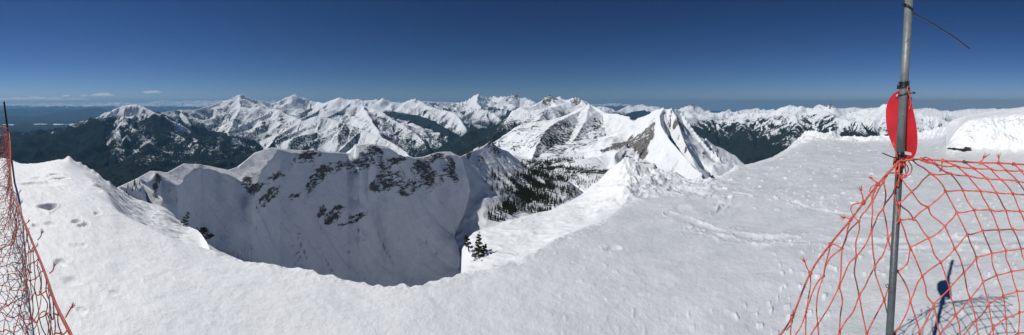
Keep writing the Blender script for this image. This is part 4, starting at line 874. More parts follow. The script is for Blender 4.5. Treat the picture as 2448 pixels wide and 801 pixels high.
# ---- fir boughs at the rim, close by: stems with real needles
fn = NT('fir_needles'); p = fn.pos()
fn.l(fn.mix(fn.ramp(fn.noise(p, 60.0, 3), 0.35, 0.65), C(0.020, 0.034, 0.018), C(0.070, 0.090, 0.035)), fn.b.inputs['Base Color'])
fn.b.inputs['Roughness'].default_value = 0.55; M_NEEDLE = fn.m
def bough(mbn, mbs, p0, d, ln, wd, sub=True, dens=1.0):
    """a fir twig from p0 along d: stem into mbs, needles into mbn"""
    d = np.array(d, float); d /= np.linalg.norm(d); p0 = np.array(p0, float)
    n = 6; pts = [p0 + d * ln * i / n + np.array([0, 0, -0.05 * ln * (i / n) ** 2]) + rng.normal(0, 0.01 * ln, 3) for i in range(n + 1)]
    mbs.tube(pts, np.linspace(0.035, 0.012, n + 1) * wd + 0.0012, 5)
    m = int(70 * dens * max(1, ln / 0.12)); a0 = 0
    e1 = np.cross(d, [0.3, 0.2, 1.0]); e1 /= np.linalg.norm(e1); e2 = np.cross(d, e1)
    for i in range(m):
        t = rng.uniform(0.05, 1.05); q = p0 + d * ln * t + np.array([0, 0, -0.05 * ln * t * t])
        an = rng.uniform(0, 6.283); r = math.cos(an) * e1 + math.sin(an) * e2
        nd = r * 0.75 + d * 0.65 + rng.normal(0, 0.12, 3); nd /= np.linalg.norm(nd)
        L = wd * rng.uniform(0.7, 1.1) * (1.0 - 0.35 * t); sd = np.cross(nd, r + rng.normal(0, .4, 3)); sd /= np.linalg.norm(sd) + 1e-9
        w_ = wd * 0.09
        mbn.add([q - sd * w_, q + nd * L * 0.6 - sd * w_, q + nd * L, q + nd * L * 0.6 + sd * w_, q + sd * w_], None, [(0, 1, 2), (0, 2, 3), (0, 3, 4)])
def fir(name, px, py, r, h, lean, nb, spread, label, z0=None, wd=0.028, down=0.0, snowcap=False):
    """a small fir: an Empty > stem, foliage"""
    base = np.array(P(px, py, r)); root = empty(name, base, label, 'fir')
    mbn, mbs = MB(), MB(); up = np.array([lean[0], lean[1], 1.0 - down]); up /= np.linalg.norm(up)
    n = 8; ax = [base + up * h * i / n for i in range(-2, n + 1)]
    mbs.tube(ax, np.linspace(0.012, 0.003, len(ax)), 6)
    for k in range(nb):
        t = (k + 0.5) / nb; q = base + up * h * t; an = k * 2.4 + rng.uniform(-.3, .3)
        dd = np.array([math.cos(an), math.sin(an), 0.35]); L = spread * (1 - 0.75 * t) * rng.uniform(0.75, 1.2)
        bough(mbn, mbs, q, dd + up * 0.35, L, wd)
        for s_ in (0.4, 0.7):
            q2 = q + (dd / np.linalg.norm(dd)) * L * s_
            for sg in (-1, 1):
                bough(mbn, mbs, q2, dd + sg * np.cross([0, 0, 1], dd) * 1.0, L * 0.45, wd * 0.85)
    bough(mbn, mbs, base + up * h * 0.8, up, h * 0.3, wd)
    mbs.build('stem', M_BARK, root, loc=base); mbn.build('foliage', M_NEEDLE, root, smooth=False, loc=base)
    return root
right = lambda px: np.array([math.cos(A(px)), -math.sin(A(px)), 0.0])
fir('fir_tree', 438, 539, 8.6, 0.36, right(440)[:2] * 0.42, 13, 0.13, 'slim young fir tip leaning right behind the shaded near rim')
fir('fir_tree', 478, 565, 7.9, 0.22, right(480)[:2] * 0.6, 16, 0.24, 'wide bushy fir spreading right from under the snow tip of the rim')
fir('fir_tree', 494, 570, 7.8, 0.16, right(490)[:2] * 2.2, 11, 0.16, 'low fir boughs reaching farthest right over the bowl from the rim', wd=0.026)
fir('fir_tree', 463, 578, 7.3, 0.10, right(470)[:2] * 0.6, 9, 0.11, 'small dark fir sprig hanging below the snow tip of the rim', wd=0.022)
fir('dwarf_fir', 1120, 594, 5.0, 0.19, right(1120)[:2] * -0.2, 13, 0.08, 'smaller dark fir clump at the outer corner of the bright snow bank', wd=0.022)
fir('dwarf_fir', 1142, 627, 4.75, 0.40, right(1140)[:2] * 0.05, 26, 0.095, 'tall green dwarf fir growing out of the bright snow bank', wd=0.022)
fir('dwarf_fir', 1153, 608, 4.85, 0.14, right(1140)[:2] * 0.35, 12, 0.075, 'bushy right side fir joined to the tall dwarf fir on the snow bank', wd=0.022)
fir('dwarf_fir', 1149, 636, 4.55, 0.07, right(1140)[:2] * 0.3, 7, 0.055, 'lowest small fir sprig poking from the bright snow bank', wd=0.018)
# ------------------------------------------------------------ the grey pole with its ties, the red marker and the nets
def painted_pole(name, c, dark):
    t = NT(name); p = t.pos()
    base = t.mix(t.ramp(t.noise(p, 25, 4, 0.6), 0.3, 0.7), C(*[x * 0.8 for x in c]), C(*[x * 1.15 for x in c]))
    chip = t.ramp(t.noise(t.mapping(p, (1, 1, 0.55)), 90, 3, 0.6), 0.66, 0.70)
    rust = t.ramp(t.noise(t.mapping(p, (1.4, 1.4, 0.25)), 22, 4, 0.7), 0.67, 0.72)
    c2 = t.mix(chip, base, C(*dark)); c3 = t.mix(rust, c2, C(0.16, 0.09, 0.06))
    t.l(c3, t.b.inputs['Base Color']); t.b.inputs['Roughness'].default_value = 0.45; t.b.inputs['Metallic'].default_value = 0.15
    t.l(t.bump(t.noise(p, 120, 3), 0.001), t.b.inputs['Normal'])
    return t.m
M_POLE = painted_pole('grey_painted_pipe', (0.19, 0.21, 0.215), (0.03, 0.03, 0.035))
M_POLE2 = painted_pole('worn_grey_pipe', (0.085, 0.10, 0.11), (0.02, 0.02, 0.02))
M_BLACK = plain('black_nylon', (0.018, 0.018, 0.020), 0.4, var=0.3)
M_RED = plain('red_plastic', (0.62, 0.028, 0.040), 0.38, var=0.08, scale=14)
M_STAKE = plain('maroon_stake', (0.060, 0.022, 0.024), 0.6, var=0.35, scale=25)
PS = 0.965                       # everything on the pole is this much nearer than first measured
top = np.array(P(2174, -14, 1.345 * PS)); low = np.array(P(2126, 810, 1.265 * PS))
pd_ = (top - low); kz = (-1.75 - low[2]) / pd_[2]; foot = low + pd_ * kz
def on_pole(py):
    """the point of the pole's axis at a height in the photograph"""
    lo_, hi_ = 0.0, 1.0
    for _ in range(40):
        m = (lo_ + hi_) / 2; q = foot + (top - foot) * m
        if HY - q[2] / math.hypot(q[0], q[1]) * F > py: lo_ = m
        else: hi_ = m
    return foot + (top - foot) * m
pax = (top - foot) / np.linalg.norm(top - foot)
e_r = np.array([math.cos(A(2150)), -math.sin(A(2150)), 0.0]); e_r -= pax * np.dot(e_r, pax); e_r /= np.linalg.norm(e_r)   # to the right as one faces the pole
e_f = np.cross(pax, e_r); e_f /= np.linalg.norm(e_f)
if np.dot(e_f, foot * [1, 1, 0]) > 0: e_f = -e_f                                                                     # towards the viewer
pole = empty('pole', foot, 'grey painted metal pole leaning slightly, black ties and red disc on it', 'pole')
J = on_pole(371)
m = MB(); m.tube([foot, J + pax * 0.02], 0.0150, 20); m.build('lower_tube', M_POLE2, pole, loc=foot)
m = MB(); m.tube([J, top], 0.0170, 24); m.build('upper_tube', M_POLE, pole, loc=foot)
m = MB(); m.tube([J - pax * 0.004, J + pax * 0.012], 0.0182, 20); m.tube([J - pax * 0.009, J - pax * 0.003], 0.0174, 20); m.build('collar', M_BLACK, pole, loc=foot)
hk = on_pole(688); m = MB()
m.tube([hk - e_r * 0.010 + e_f * .008, hk - e_r * 0.022 + e_f * .012 + pax * .006, hk - e_r * 0.026 + e_f * .01 + pax * 0.014, hk - e_r * 0.019 + e_f * .012 + pax * 0.018, hk - e_r * .012 + e_f * .012 + pax * .008], 0.0016, 6)
m.build('hook', M_BLACK, pole, loc=foot)
def ring(m, c, r, w, th, tilt=0.0, k=20):
    pts = [c + (e_r * math.cos(a) + e_f * math.sin(a)) * r + pax * (tilt * math.cos(a)) for a in np.arange(k) * 2 * math.pi / k]
    m.tube(pts, 1.0, closed=True, flat=(w, th), up=tuple(e_r))
# long tie at the top
c0 = on_pole(20); root = empty('cable_tie', c0, 'long black cable tie near the pole top, its tail sticking out right against the sky', 'cable tie')
m = MB(); ring(m, c0, 0.0185, 0.0075, 0.0022, -0.010); ring(m, c0 + pax * .004, 0.0190, 0.0065, 0.002, -0.012); m.build('loop', M_BLACK, root, loc=c0)
m = MB(); hd = c0 - e_r * 0.022 + pax * 0.011 + e_f * 0.004; m.ball(hd, 0.0075, 1.1, 1, 1.0); m.build('head', M_BLACK, root, smooth=False, loc=c0)
def along(p_list):                                    # points seen in the photograph, at stated distances
    return [np.array(P(q[0], q[1], q[2] * PS)) for q in p_list]
def spline(pts, n=8):
    pts = [np.asarray(q, float) for q in pts]; out = []
    pp = [2 * pts[0] - pts[1]] + pts + [2 * pts[-1] - pts[-2]]
    for i in range(1, len(pp) - 2):
        for k in range(n):
            t = k / n; a, b, c_, d = pp[i - 1:i + 3]
            out.append(0.5 * (2 * b + (c_ - a) * t + (2 * a - 5 * b + 4 * c_ - d) * t * t + (3 * b - a - 3 * c_ + d) * t ** 3))
    out.append(pp[-2]); return out
m = MB(); tl = spline(along([(2180, 30, 1.30), (2192, 37, 1.31), (2215, 49, 1.33), (2245, 66, 1.36), (2285, 92, 1.40), (2318, 117, 1.44)]), 6)
m.tube(tl, 1.0, flat=(0.0026, 0.0090), up=tuple(e_f)); m.build('tail', M_BLACK, root, loc=c0)
# ties over the marker
c0 = on_pole(205); root = empty('cable_tie', c0, 'thick wad of black ties wound round the pole just above the red disc', 'cable tie')
m = MB()
for dz, tt in ((0.0, .002), (0.007, -.003), (-0.007, .004), (0.012, .002)): ring(m, c0 + pax * dz, 0.0195 + abs(dz) * .1, 0.0062, 0.003, tt)
m.build('loop', M_BLACK, root, loc=c0)
m = MB(); m.ball(c0 - e_r * 0.021 - pax * 0.004, 0.007, 1, 1, 1.5); m.tube([c0 - e_r * .02, c0 - e_r * .026 - pax * .014], 0.003, 5); m.build('head', M_BLACK, root, smooth=False, loc=c0)
c0 = on_pole(227); root = empty('cable_tie', c0, 'black cable tie holding the top of the red disc, short end pointing right', 'cable tie')
m = MB(); ring(m, c0, 0.0190, 0.0050, 0.002, 0.006); m.build('loop', M_BLACK, root, loc=c0)
m = MB(); m.tube(spline([c0 + e_r * .014 + e_f * .012 + pax * .004, c0 + e_r * .03 + e_f * .010 + pax * .008, c0 + e_r * .046 + e_f * .006 + pax * .0095]), 1.0, flat=(.004, .006), up=tuple(e_f)); m.build('tail', M_BLACK, root, loc=c0)
m = MB(); m.ball(c0 + e_r * .040 + e_f * .008 + pax * .010, .0055, 1.3, 1, .8); m.build('head', M_BLACK, root, smooth=False, loc=c0)
c0 = on_pole(378); root = empty('cable_tie', c0, 'black cable tie at the net knot, its flat tail pointing left', 'cable tie')
m = MB(); ring(m, c0, 0.0180, 0.0060, 0.0025, 0.004); m.build('loop', M_BLACK, root, loc=c0)
m = MB(); m.tube(spline(along([(2146, 378, 1.285), (2138, 377, 1.27), (2124, 372, 1.26), (2110, 366, 1.25)])), 1.0, flat=(.004, .009), up=tuple(e_f)); m.build('tail', M_BLACK, root, loc=c0)
m = MB(); m.tube(spline([c0 + e_r * .014 + e_f * .014, c0 + e_r * .020 + e_f * .016 - pax * .022, c0 + e_r * .006 + e_f * .018 - pax * .045]), 1.0, flat=(.004, .010), up=tuple(e_f)); m.build('strap', M_BLACK, root, loc=c0)
# red disc
import bmesh
out_px = [(2171, 208), (2160, 211), (2147, 217), (2135, 225), (2125, 238), (2119, 256), (2117.5, 272), (2118, 288), (2121, 312), (2129, 336), (2139, 357), (2150, 370), (2162, 378), (2175, 381), (2184, 376), (2190, 365), (2193, 348), (2193.5, 330),
          (2192, 308), (2188, 285), (2183, 262), (2178, 240), (2174.5, 222), (2173.5, 212)]
slot_px = [(2163, 362), (2176, 364.5), (2179.5, 367), (2178.5, 371.5), (2175, 371.5), (2162, 369), (2160, 366)]
def dpt(q, th):
    x, y = q; u = (x - 2156) / F; r = 1.347 - 0.95 * u - 0.8 * u * u + 0.10 * (y - 300) / F * 0.5 + th
    return P(x, y, r * PS)
def smooth_loop(l, n=4):
    k = len(l); o = []
    for i in range(k):
        a, b, c_, d = [np.array(l[(i + j - 1) % k], float) for j in range(4)]
        for s in range(n):
            t = s / n; o.append(tuple(0.5 * (2 * b + (c_ - a) * t + (2 * a - 5 * b + 4 * c_ - d) * t * t + (3 * b - a - 3 * c_ + d) * t ** 3)))
    return o
OL = smooth_loop(out_px); SL = smooth_loop(slot_px, 2)
bm = bmesh.new(); ed = []; c0 = np.array(dpt((2156, 300), 0))
for loop in (OL, SL):
    vv = [bm.verts.new(np.array(dpt(q, 0)) - c0) for q in loop]
    for a, b in zip(vv, vv[1:] + vv[:1]): ed.append(bm.edges.new((a, b)))
bmesh.ops.triangle_fill(bm, edges=ed, use_beauty=True)
ret = bmesh.ops.extrude_face_region(bm, geom=bm.faces[:])
vdir = Vector_ = None
from mathutils import Vector
bmesh.ops.translate(bm, verts=[g for g in ret['geom'] if isinstance(g, bmesh.types.BMVert)], vec=Vector((0.0035 * math.sin(A(2156)), 0.0035 * math.cos(A(2156)), 0)))
bmesh.ops.recalc_face_normals(bm, faces=bm.faces[:])
me = bpy.data.meshes.new('disc'); bm.to_mesh(me); bm.free(); me.materials.append(M_RED)
mk = empty('marker_disc', c0, 'red plastic oval marker disc with a slot, tied behind the grey pole', 'marker disc')
dk = bpy.data.objects.new('disc', me); col.objects.link(dk); dk.parent = mk
m = MB(); gq = np.array(dpt((2145, 229), -0.004)) ; m.ball(gq, .0075, 1, 1, 1); m.build('grommet', plain('steel_eyelet', (0.45, 0.45, 0.45), 0.35, 0.8), mk, loc=c0)
m = MB(); m.tube(spline(along([(2174, 262, 1.315), (2177, 245, 1.31), (2173, 225, 1.30), (2169, 212, 1.295), (2172, 206, 1.31), (2175, 212, 1.325), (2180, 240, 1.335)])), 0.0022, 6)
M_CORD = plain('faded_red_cord', (0.70, 0.16, 0.13), 0.7); m.build('cord', M_CORD, mk, loc=c0)

# ---- net cord material: sun-bleached orange with dirty stretches
nt = NT('orange_net_cord'); p = nt.pos(); tn = nt.attr('tone')
d1 = nt.ramp(nt.noise(p, 11, 2), 0.60, 0.66)
cc = nt.mix(nt.ramp(nt.noise(p, 60, 3), 0.3, 0.7), C(0.50, 0.065, 0.042), C(0.78, 0.155, 0.10))
cc = nt.mix(nt.math('MULTIPLY', d1, 0.85), cc, C(0.085, 0.035, 0.035)); cc = nt.mix(tn, cc, C(0.12, 0.04, 0.045))
nt.l(cc, nt.b.inputs['Base Color']); nt.b.inputs['Roughness'].default_value = 0.6
nt.l(nt.bump(nt.noise(nt.mapping(p, (1, 1, 1)), 900, 1), 0.0008), nt.b.inputs['Normal']); M_NET = nt.m

def nd(px, py):
    """how far the right-hand net hangs from the viewer"""
    if px >= 2150: d = 1.268 + 0.13 * (px - 2150) / 300
    else: d = 1.268 + 0.17 * (2150 - px) / 290
    return d + 0.03 * (py - 400) / 400 + 0.012 * math.sin(px / 37.0 + py / 53.0)
def N(px, py, dd=0.0): return np.array(P(px, py, (nd(px, py) + dd) * PS))
KN = dict(T0=(2182, 382), T1=(2203, 381), T2=(2254, 384), T3=(2305, 387), T4=(2344, 389), T5=(2387, 390), T6=(2423, 392), T7=(2456, 394),
 A1=(2233, 390), A2=(2284, 396), A3=(2327, 402), A4=(2369, 404), A5=(2405, 407), A6=(2442, 409), A7=(2480, 412),
 B0=(2224, 415), B1=(2272, 415), B2=(2314, 420), B3=(2358, 426), B4=(2395, 431), B5=(2432, 433), B6=(2470, 437),
 C0=(2180, 458), C1=(2260, 457), C2=(2302, 455), C3=(2344, 457), C4=(2382, 461), C5=(2421, 463), C6=(2458, 467), C7=(2495, 470),
 D0=(2219, 495), D1=(2287, 508), D2=(2329, 502), D3=(2367, 501), D4=(2405, 503), D5=(2439, 505), D6=(2476, 508),
 E0=(2184, 524), E1=(2259, 541), E2=(2313, 561), E3=(2349, 552), E4=(2388, 550), E5=(2421, 548), E6=(2456, 550), E7=(2492, 552),
 F0=(2151, 525), F1=(2220, 570), F2=(2282, 594), F3=(2334, 616), F4=(2371, 605), F5=(2405, 599), F6=(2441, 595), F7=(2478, 594),
 G0=(2176, 592), G1=(2249, 627), G2=(2305, 651), G3=(2350, 674), G4=(2383, 658), G5=(2418, 649), G6=(2455, 643), G7=(2492, 640),
 Hm=(2146, 649), H0=(2205, 660), H1=(2270, 690), H2=(2319, 714), H3=(2364, 728), H4=(2399, 707), H5=(2431, 696), H6=(2466, 690),
 I0=(2176, 721), I1=(2232, 728), I2=(2285, 754), I3=(2333, 766), I4=(2374, 786), I5=(2405, 761), I6=(2437, 747), I7=(2474, 740),
 Jm=(2139, 800), J0=(2199, 795), J1=(2247, 798), J2=(2296, 812), J3=(2344, 826), J4=(2378, 838), J5=(2407, 815), J6=(2435, 796), J7=(2478, 790),
 Km=(2166, 868), K0=(2212, 862), K1=(2262, 868), K2=(2308, 880), K3=(2352, 888), K4=(2384, 880), K5=(2415, 862), K6=(2448, 848),
 N0=(2146, 410), b0=(2138, 458), Q1=(2149, 486), c1=(2123, 572),
 a0=(2122, 414), a1=(2112, 434), a2=(2085, 482), a3=(2053, 529), a4=(2013, 594), a5=(1969, 660), a6=(1927, 746), a7=(1890, 822),
 b1=(2111, 500), b2=(2084, 550), b3=(2047, 614), b4=(2006, 686), b5=(1955, 775), b6=(1920, 850),
 c2=(2092, 637), c3=(2054, 706), c4=(2007, 793), c5=(1960, 870), d2=(2114, 718), d3=(2072, 799), d4=(2030, 875), e3=(2105, 872),
 r0=(2140, 396), r1=(2099, 440), r2=(2064, 485), r3=(2034, 525), r4=(1985, 584), r5=(1937, 653), r6=(1894, 757), r7=(1858, 812))
ED = """T1-A1 T0-B0 T1-A1 T2-A2 T3-A3 T4-A4 T5-A5 T6-A6 T7-A7 T1-T0 A1-A2 A2-A3 A3-A4 A4-A5 A5-A6 A6-A7 A1-B1 A2-B2 A3-B3 A4-B4 A5-B5 A6-B6 B0-B1 B1-B2 B2-B3 B3-B4 B4-B5 B5-B6 B0-C1 B1-C2 B2-C3 B3-C4 B4-C5 B5-C6 B6-C7 B0-C0
C1-C2 C2-C3 C3-C4 C4-C5 C5-C6 C6-C7 C0-D0 C1-D0 C1-D1 C2-D2 C3-D3 C4-D4 C5-D5 C6-D6 D1-D2 D2-D3 D3-D4 D4-D5 D5-D6 D0-E0 D0-E1 D1-E1 D1-E2 D2-E3 D3-E4 D4-E5 D5-E6 D6-E7 E2-E3 E3-E4 E4-E5 E5-E6 E6-E7
E0-F0 E0-F1 E1-F1 E1-F2 E2-F2 E2-F3 E3-F4 E4-F5 E5-F6 E6-F7 F3-F4 F4-F5 F5-F6 F6-F7 F0-G0 F1-G0 F1-G1 F2-G1 F2-G2 F3-G2 F3-G3 F4-G4 F5-G5 F6-G6 F7-G7 G3-G4 G4-G5 G5-G6 G6-G7
G0-Hm G0-H0 G1-H0 G1-H1 G2-H1 G2-H2 G3-H2 G3-H3 G4-H4 G5-H5 G6-H6 H3-H4 H4-H5 H5-H6 Hm-I0 H0-I0 H0-I1 H1-I1 H1-I2 H2-I2 H2-I3 H3-I3 H3-I4 H4-I5 H5-I6 H6-I7 I4-I5 I5-I6 I6-I7
I0-Jm I0-J0 I1-J0 I1-J1 I2-J1 I2-J2 I3-J2 I3-J3 I4-J3 I4-J4 I5-J5 I6-J6 I7-J7 J4-J5 J5-J6 J6-J7 Jm-Km J0-Km J0-K0 J1-K0 J1-K1 J2-K1 J2-K2 J3-K2 J3-K3 J4-K3 J4-K4 J5-K5 J6-K6
N0-b0 N0-C0 C0-Q1 Q1-E0 Q1-F0 b0-b1 b0-F0 b1-b2 b1-c1 F0-c1 c1-c2 c1-Hm c2-c3 c2-d2 Hm-d2 d2-d3 d2-Jm c3-c4 c3-d3 c4-c5 c4-d4 d3-d4 d3-e3 Jm-e3
r0-a0 a0-a1 a1-a2 a1-b1 r1-a2 a2-a3 a2-b2 r3-a4 a3-a4 a3-b3 r4-a4 a4-a5 a4-b4 r4-a5 a5-a6 a5-b5 a6-a7 a6-b6 b2-b3 b2-c2 b3-b4 b3-c3 b4-b5 b4-c4 b5-b6 b5-c5 r5-a6 r6-a7 N0-a0""".split()
rn = np.random.default_rng(5)
netp = N(2150, 400)
def strand(m, a, b, r=0.0029, slack=0.10, tone=0.0):
    L = np.linalg.norm(b - a); s1 = rn.normal(0, slack * L * 0.5, 3); s1[2] -= 0.02 * L
    s2 = s1 * 0.6 + rn.normal(0, slack * L * 0.25, 3)
    pts = spline([a, a * .67 + b * .33 + s1, a * .33 + b * .67 + s2, b], 4)
    m.tube(pts, r, 6, a=tone)
def knot(m, c, r=0.0052, tone=0.0):
    m.ball(c, r, 1, 1, 1, 7, 5, a=tone, jit=0.35)
    for _ in range(2):
        u = rn.normal(size=3); u /= np.linalg.norm(u); v = np.cross(u, rn.normal(size=3)); v /= np.linalg.norm(v)
        m.tube([c + (u * math.cos(t) + v * math.sin(t)) * r * 0.95 for t in np.linspace(0, 5, 9)], 0.0019, 5, a=tone)
def twisted(m, pts, r, tw=0.020, n=3):
    """a laid rope of n strands"""
    pts = np.array(pts); cum = np.r_[0, np.cumsum(np.linalg.norm(np.diff(pts, axis=0), axis=1))]
    k = max(8, int(cum[-1] / tw * 5)); s = np.linspace(0, cum[-1], k)
    q = np.stack([np.interp(s, cum, pts[:, i]) for i in range(3)], -1); t = np.gradient(q, axis=0); t /= np.linalg.norm(t, axis=1)[:, None]
    e1 = np.cross(t, [0, 0, 1.0]); e1 /= np.linalg.norm(e1, axis=1)[:, None]; e2 = np.cross(t, e1)
    for j in range(n):
        a = s / tw * 2 * math.pi / 1.5 + j * 2 * math.pi / n
        m.tube(q + (np.cos(a)[:, None] * e1 + np.sin(a)[:, None] * e2) * r * 0.55, r * 0.62, 6, a=0.25 if j == 0 else 0.0)
def tassel(m, base, d, ln):
    """a cut cord end that has frayed"""
    d = np.array(d, float); d /= np.linalg.norm(d); e = base + d * ln
    m.tube(spline([base, base + d * ln * 0.5 + rn.normal(0, ln * .08, 3), e], 4), 0.0028, 6)
    for _ in range(16): m.tube([e - d * 0.004, e + d * rn.uniform(.008, .018) + rn.normal(0, .006, 3)], 0.0008, 4)
RN = empty('safety_net', netp, 'torn orange cord net hanging from the grey pole and stretched to the right', 'safety net')
m = MB()
for e in ED:
    a, b = e.split('-'); strand(m, N(*KN[a]), N(*KN[b]), slack=0.13 if KN[a][0] < 2240 and KN[a][1] < 700 else 0.05, tone=float(rn.random() < 0.12) * 0.7)
for k, q in KN.items():
    if k[0] != 'r': knot(m, N(*q), 0.0055 if k[0] != 'T' else 0.006)
# the open loops of the torn side
m.tube(spline([N(*KN['r2']), N(2052, 486), N(2038, 490), N(2034, 502), N(2042, 518), N(*KN['a3'])]), 0.0024, 6)
m.tube(spline([N(*KN['r1']), N(2085, 446), N(2079, 456), N(2083, 470), N(*KN['a2'])]), 0.0022, 6)
m.tube(spline([N(2203, 381), N(2212, 376), N(2222, 379), N(2233, 390)]), 0.0022, 6)
m.build('mesh', M_NET, RN, loc=netp)
m = MB(); rp = [N(*KN[k]) for k in ('r0', 'r1', 'r2', 'r3', 'r4', 'r5', 'r6', 'r7')] ; twisted(m, spline([N(2147, 388)] + rp, 6), 0.0040); 
for k in ('r1', 'r2', 'r3', 'r4', 'r5', 'r6'):
    knot(m, N(*KN[k]), 0.0085)
m.build('side_rope', M_NET, RN, loc=netp)
m = MB(); tp = [N(2150, 384), N(2165, 384)] + [N(*KN['T%d' % i]) for i in range(8)] + [N(2520, 398)]; twisted(m, spline(tp, 5), 0.0034)
for i in range(1, 8): knot(m, N(*KN['T%d' % i]), 0.0075)
m.build('top_rope', M_NET, RN, loc=netp)
for (bx, by), (ex, ey) in [((2099, 440), (2085, 428)), ((2064, 485), (2058, 456)), ((2034, 525), (2019, 520)), ((1937, 653), (1924, 627)), ((1894, 757), (1897, 752)), ((2344, 389), (2351, 378)), ((2387, 390), (2388, 377)), ((2254, 384), (2252, 400)), ((2145, 378), (2138, 352)), ((1880, 790), (1893, 760))]:
    m = MB(); a, b = N(bx, by), N(ex, ey); tassel(m, a, b - a, np.linalg.norm(b - a)); m.build('loose_end', M_NET, RN, loc=netp)
# the tangle where the net is tied on
m = MB(); J2 = on_pole(384)
for k in range(7):
    a0 = rn.uniform(0, 6.28); rr = rn.uniform(0.019, 0.024)
    m.tube([J2 + pax * (rn.uniform(-.02, .006) + 0.008 * math.sin(2 * t + a0)) + (e_r * math.cos(t + a0) + e_f * math.sin(t + a0)) * rr for t in np.linspace(0, 5.6, 20)], 0.0026, 6)
for k in range(5):
    x0 = rn.uniform(-.02, .02); m.tube(spline([J2 + e_f * .02 + e_r * x0, J2 + e_f * .03 + e_r * (x0 * 1.8) - pax * .03, J2 + e_f * .025 + e_r * (x0 * 1.4 + rn.normal(0, .008)) - pax * .06, J2 + e_f * .02 + e_r * x0 * .4 - pax * rn.uniform(.05, .10)]), 0.0024, 6)
m.tube(spline([N(2172, 385), N(2180, 400), N(2176, 415), N(2165, 420), N(2156, 415)]), 0.0024, 6)
m.build('lashing', M_NET, RN, loc=netp)

# ------------------------------------------------------------ left: maroon stake and the sagging net
sb = np.array(P(35, 436, 6.9)); st_ = np.array(P(9.5, 243, 7.0)); dirp = (st_ - sb) / np.linalg.norm(st_ - sb)
M_NET2 = M_NET
stake = empty('stake', sb, 'thin dark maroon stake leaning left, holding up the sagging net', 'stake')
m = MB(); m.tube([sb - dirp * 0.3, st_], 0.021, 10); m.build('shaft', M_STAKE, stake, loc=sb)
m = MB(); m.tube([sb + (st_ - sb) * .66, sb + (st_ - sb) * .68], 0.027, 10); m.build('tie', M_NET, stake, loc=sb)
LR = [(-7.9, -0.5, -0.62), (6.98 * math.sin(A(15)), 6.98 * math.cos(A(15)), -0.52)]
def L(px, py, r): return P(px, py, r)
LR += [L(27, 430, 3.6), L(42, 490, 2.62), L(66, 551, 2.1), L(104, 644, 1.6), L(131, 722, 1.35), L(168, 797, 1.14), L(214, 900, 0.94), L(262, 1010, 0.82)]
lr = np.array(spline(LR, 12)); cum = np.r_[0, np.cumsum(np.linalg.norm(np.diff(lr, axis=0), axis=1))]; LT = cum[-1]
def rope_at(s): return np.array([np.interp(s, cum, lr[:, i]) for i in range(3)])
lc = np.array(P(60, 560, 2.1)); LN = empty('safety_net', lc, 'faded reddish cord net sagging in folds along the left side, on the maroon stake', 'safety net')
m = MB(); twisted(m, lr, 0.0065, tw=0.03); m.build('top_rope', M_NET, LN, loc=lc)
def sheet(s, t):
    """the net, s along the rope and t down from it, in metres"""
    q = rope_at(s); k = min(1.0, t / 0.42)
    fold = 0.030 * math.sin(s * 9.0 + 2.2 * t) + 0.018 * math.sin(s * 23.0 + t * 5)
    out = 0.04 * k + max(0.0, t - 0.36) * 0.72 + fold * k
    dz = min(t, 0.36) * 0.92 + max(0.0, t - 0.36) * 0.66
    z = q[2] - dz
    g = -1.63 + 0.01 * math.sin(s * 12)
    if z < g: out += (g - z) * 0.9; z = g
    return np.array([q[0] + 0.02 * math.sin(s * 15 + t * 9), q[1] - out, z])
m = MB(); cs, ct = 0.075, 0.060; nsn = int(LT / cs); ntn = 22; KP = {}
for i in range(nsn + 1):
    for j in range(ntn + 1):
        if (i + j) % 2: continue
        KP[i, j] = sheet(i * cs + rn.normal(0, .008), j * ct + rn.normal(0, .006))
for (i, j), a in KP.items():
    near = i * cs > LT - 4.0
    for di in (-1, 1):
        b = KP.get((i + di, j + 1))
        if b is not None:
            L_ = np.linalg.norm(b - a); s1 = rn.normal(0, 0.10 * L_, 3)
            m.tube(spline([a, (a + b) / 2 + s1, b], 3) if near else [a, (a + b) / 2 + s1, b], 0.0027, 5 if near else 4, a=0.25 if rn.random() < .4 else 0.0)
    if near: m.ball(a, 0.0050, 1, 1, 1, 6, 4, a=0.5, jit=.4)
# folds hanging bunched under the rope
for k in range(46):
    s0 = rn.uniform(0.2, LT); pts = []
    q = rope_at(s0)
    for j in range(9):
        t = j * 0.055; s = min(LT, s0 + 0.10 * math.sin(j * 1.3 + k))
        w = rope_at(s); pts.append([w[0] + rn.normal(0, .012), w[1] - 0.03 - 0.05 * math.sin(j * .9 + k) - .10 * t, w[2] - t])
    m.tube(spline(pts, 3), 0.0022, 5, a=0.2)
m.build('mesh', M_NET, LN, loc=lc)
for (x, y, r) in [(66, 530, 2.2), (85, 590, 1.85), (96, 560, 1.75), (124, 640, 1.45), (163, 745, 1.16), (52, 480, 2.8), (48, 455, 3.0)]:
    q = np.array(P(x - 6, y + 14, r)); m = MB(); tassel(m, q, np.array([0.2, 0.5, 1.0]), 0.045); m.build('loose_end', M_NET, LN, loc=lc)

# ------------------------------------------------------------ small things on the snow
M_ROCK = plain('black_rock', (0.035, 0.034, 0.036), 0.85, var=0.4, scale=12)
def rock_thing(px, py, r, w, h, label, seed, name='rock', lumps=5):
    a = A(px); x, y = r * math.sin(a), r * math.cos(a); z = ground(x, y)
    rs = np.random.default_rng(seed); u = np.array([math.cos(a), -math.sin(a), 0]); V_ = []; m = MB()
    for k in range(lumps):
        o = (k / max(1, lumps - 1) - 0.5) * w * 0.8 if lumps > 1 else 0
        rad = w / lumps * rs.uniform(0.9, 1.5)
        c_ = np.array([x, y, z]) + u * o + np.array([0, 0, h * 0.05]); nu, nv = 9, 6; b = []
        m.ball(c_, rad, 1.0, 1.0, h / rad * rs.uniform(0.5, 1.0), nu, nv, jit=0.7)
    o = m.build(name, M_ROCK, smooth=False, loc=(x, y, z)); o.location = (x, y, z); tag(o, label, 'rock'); return o
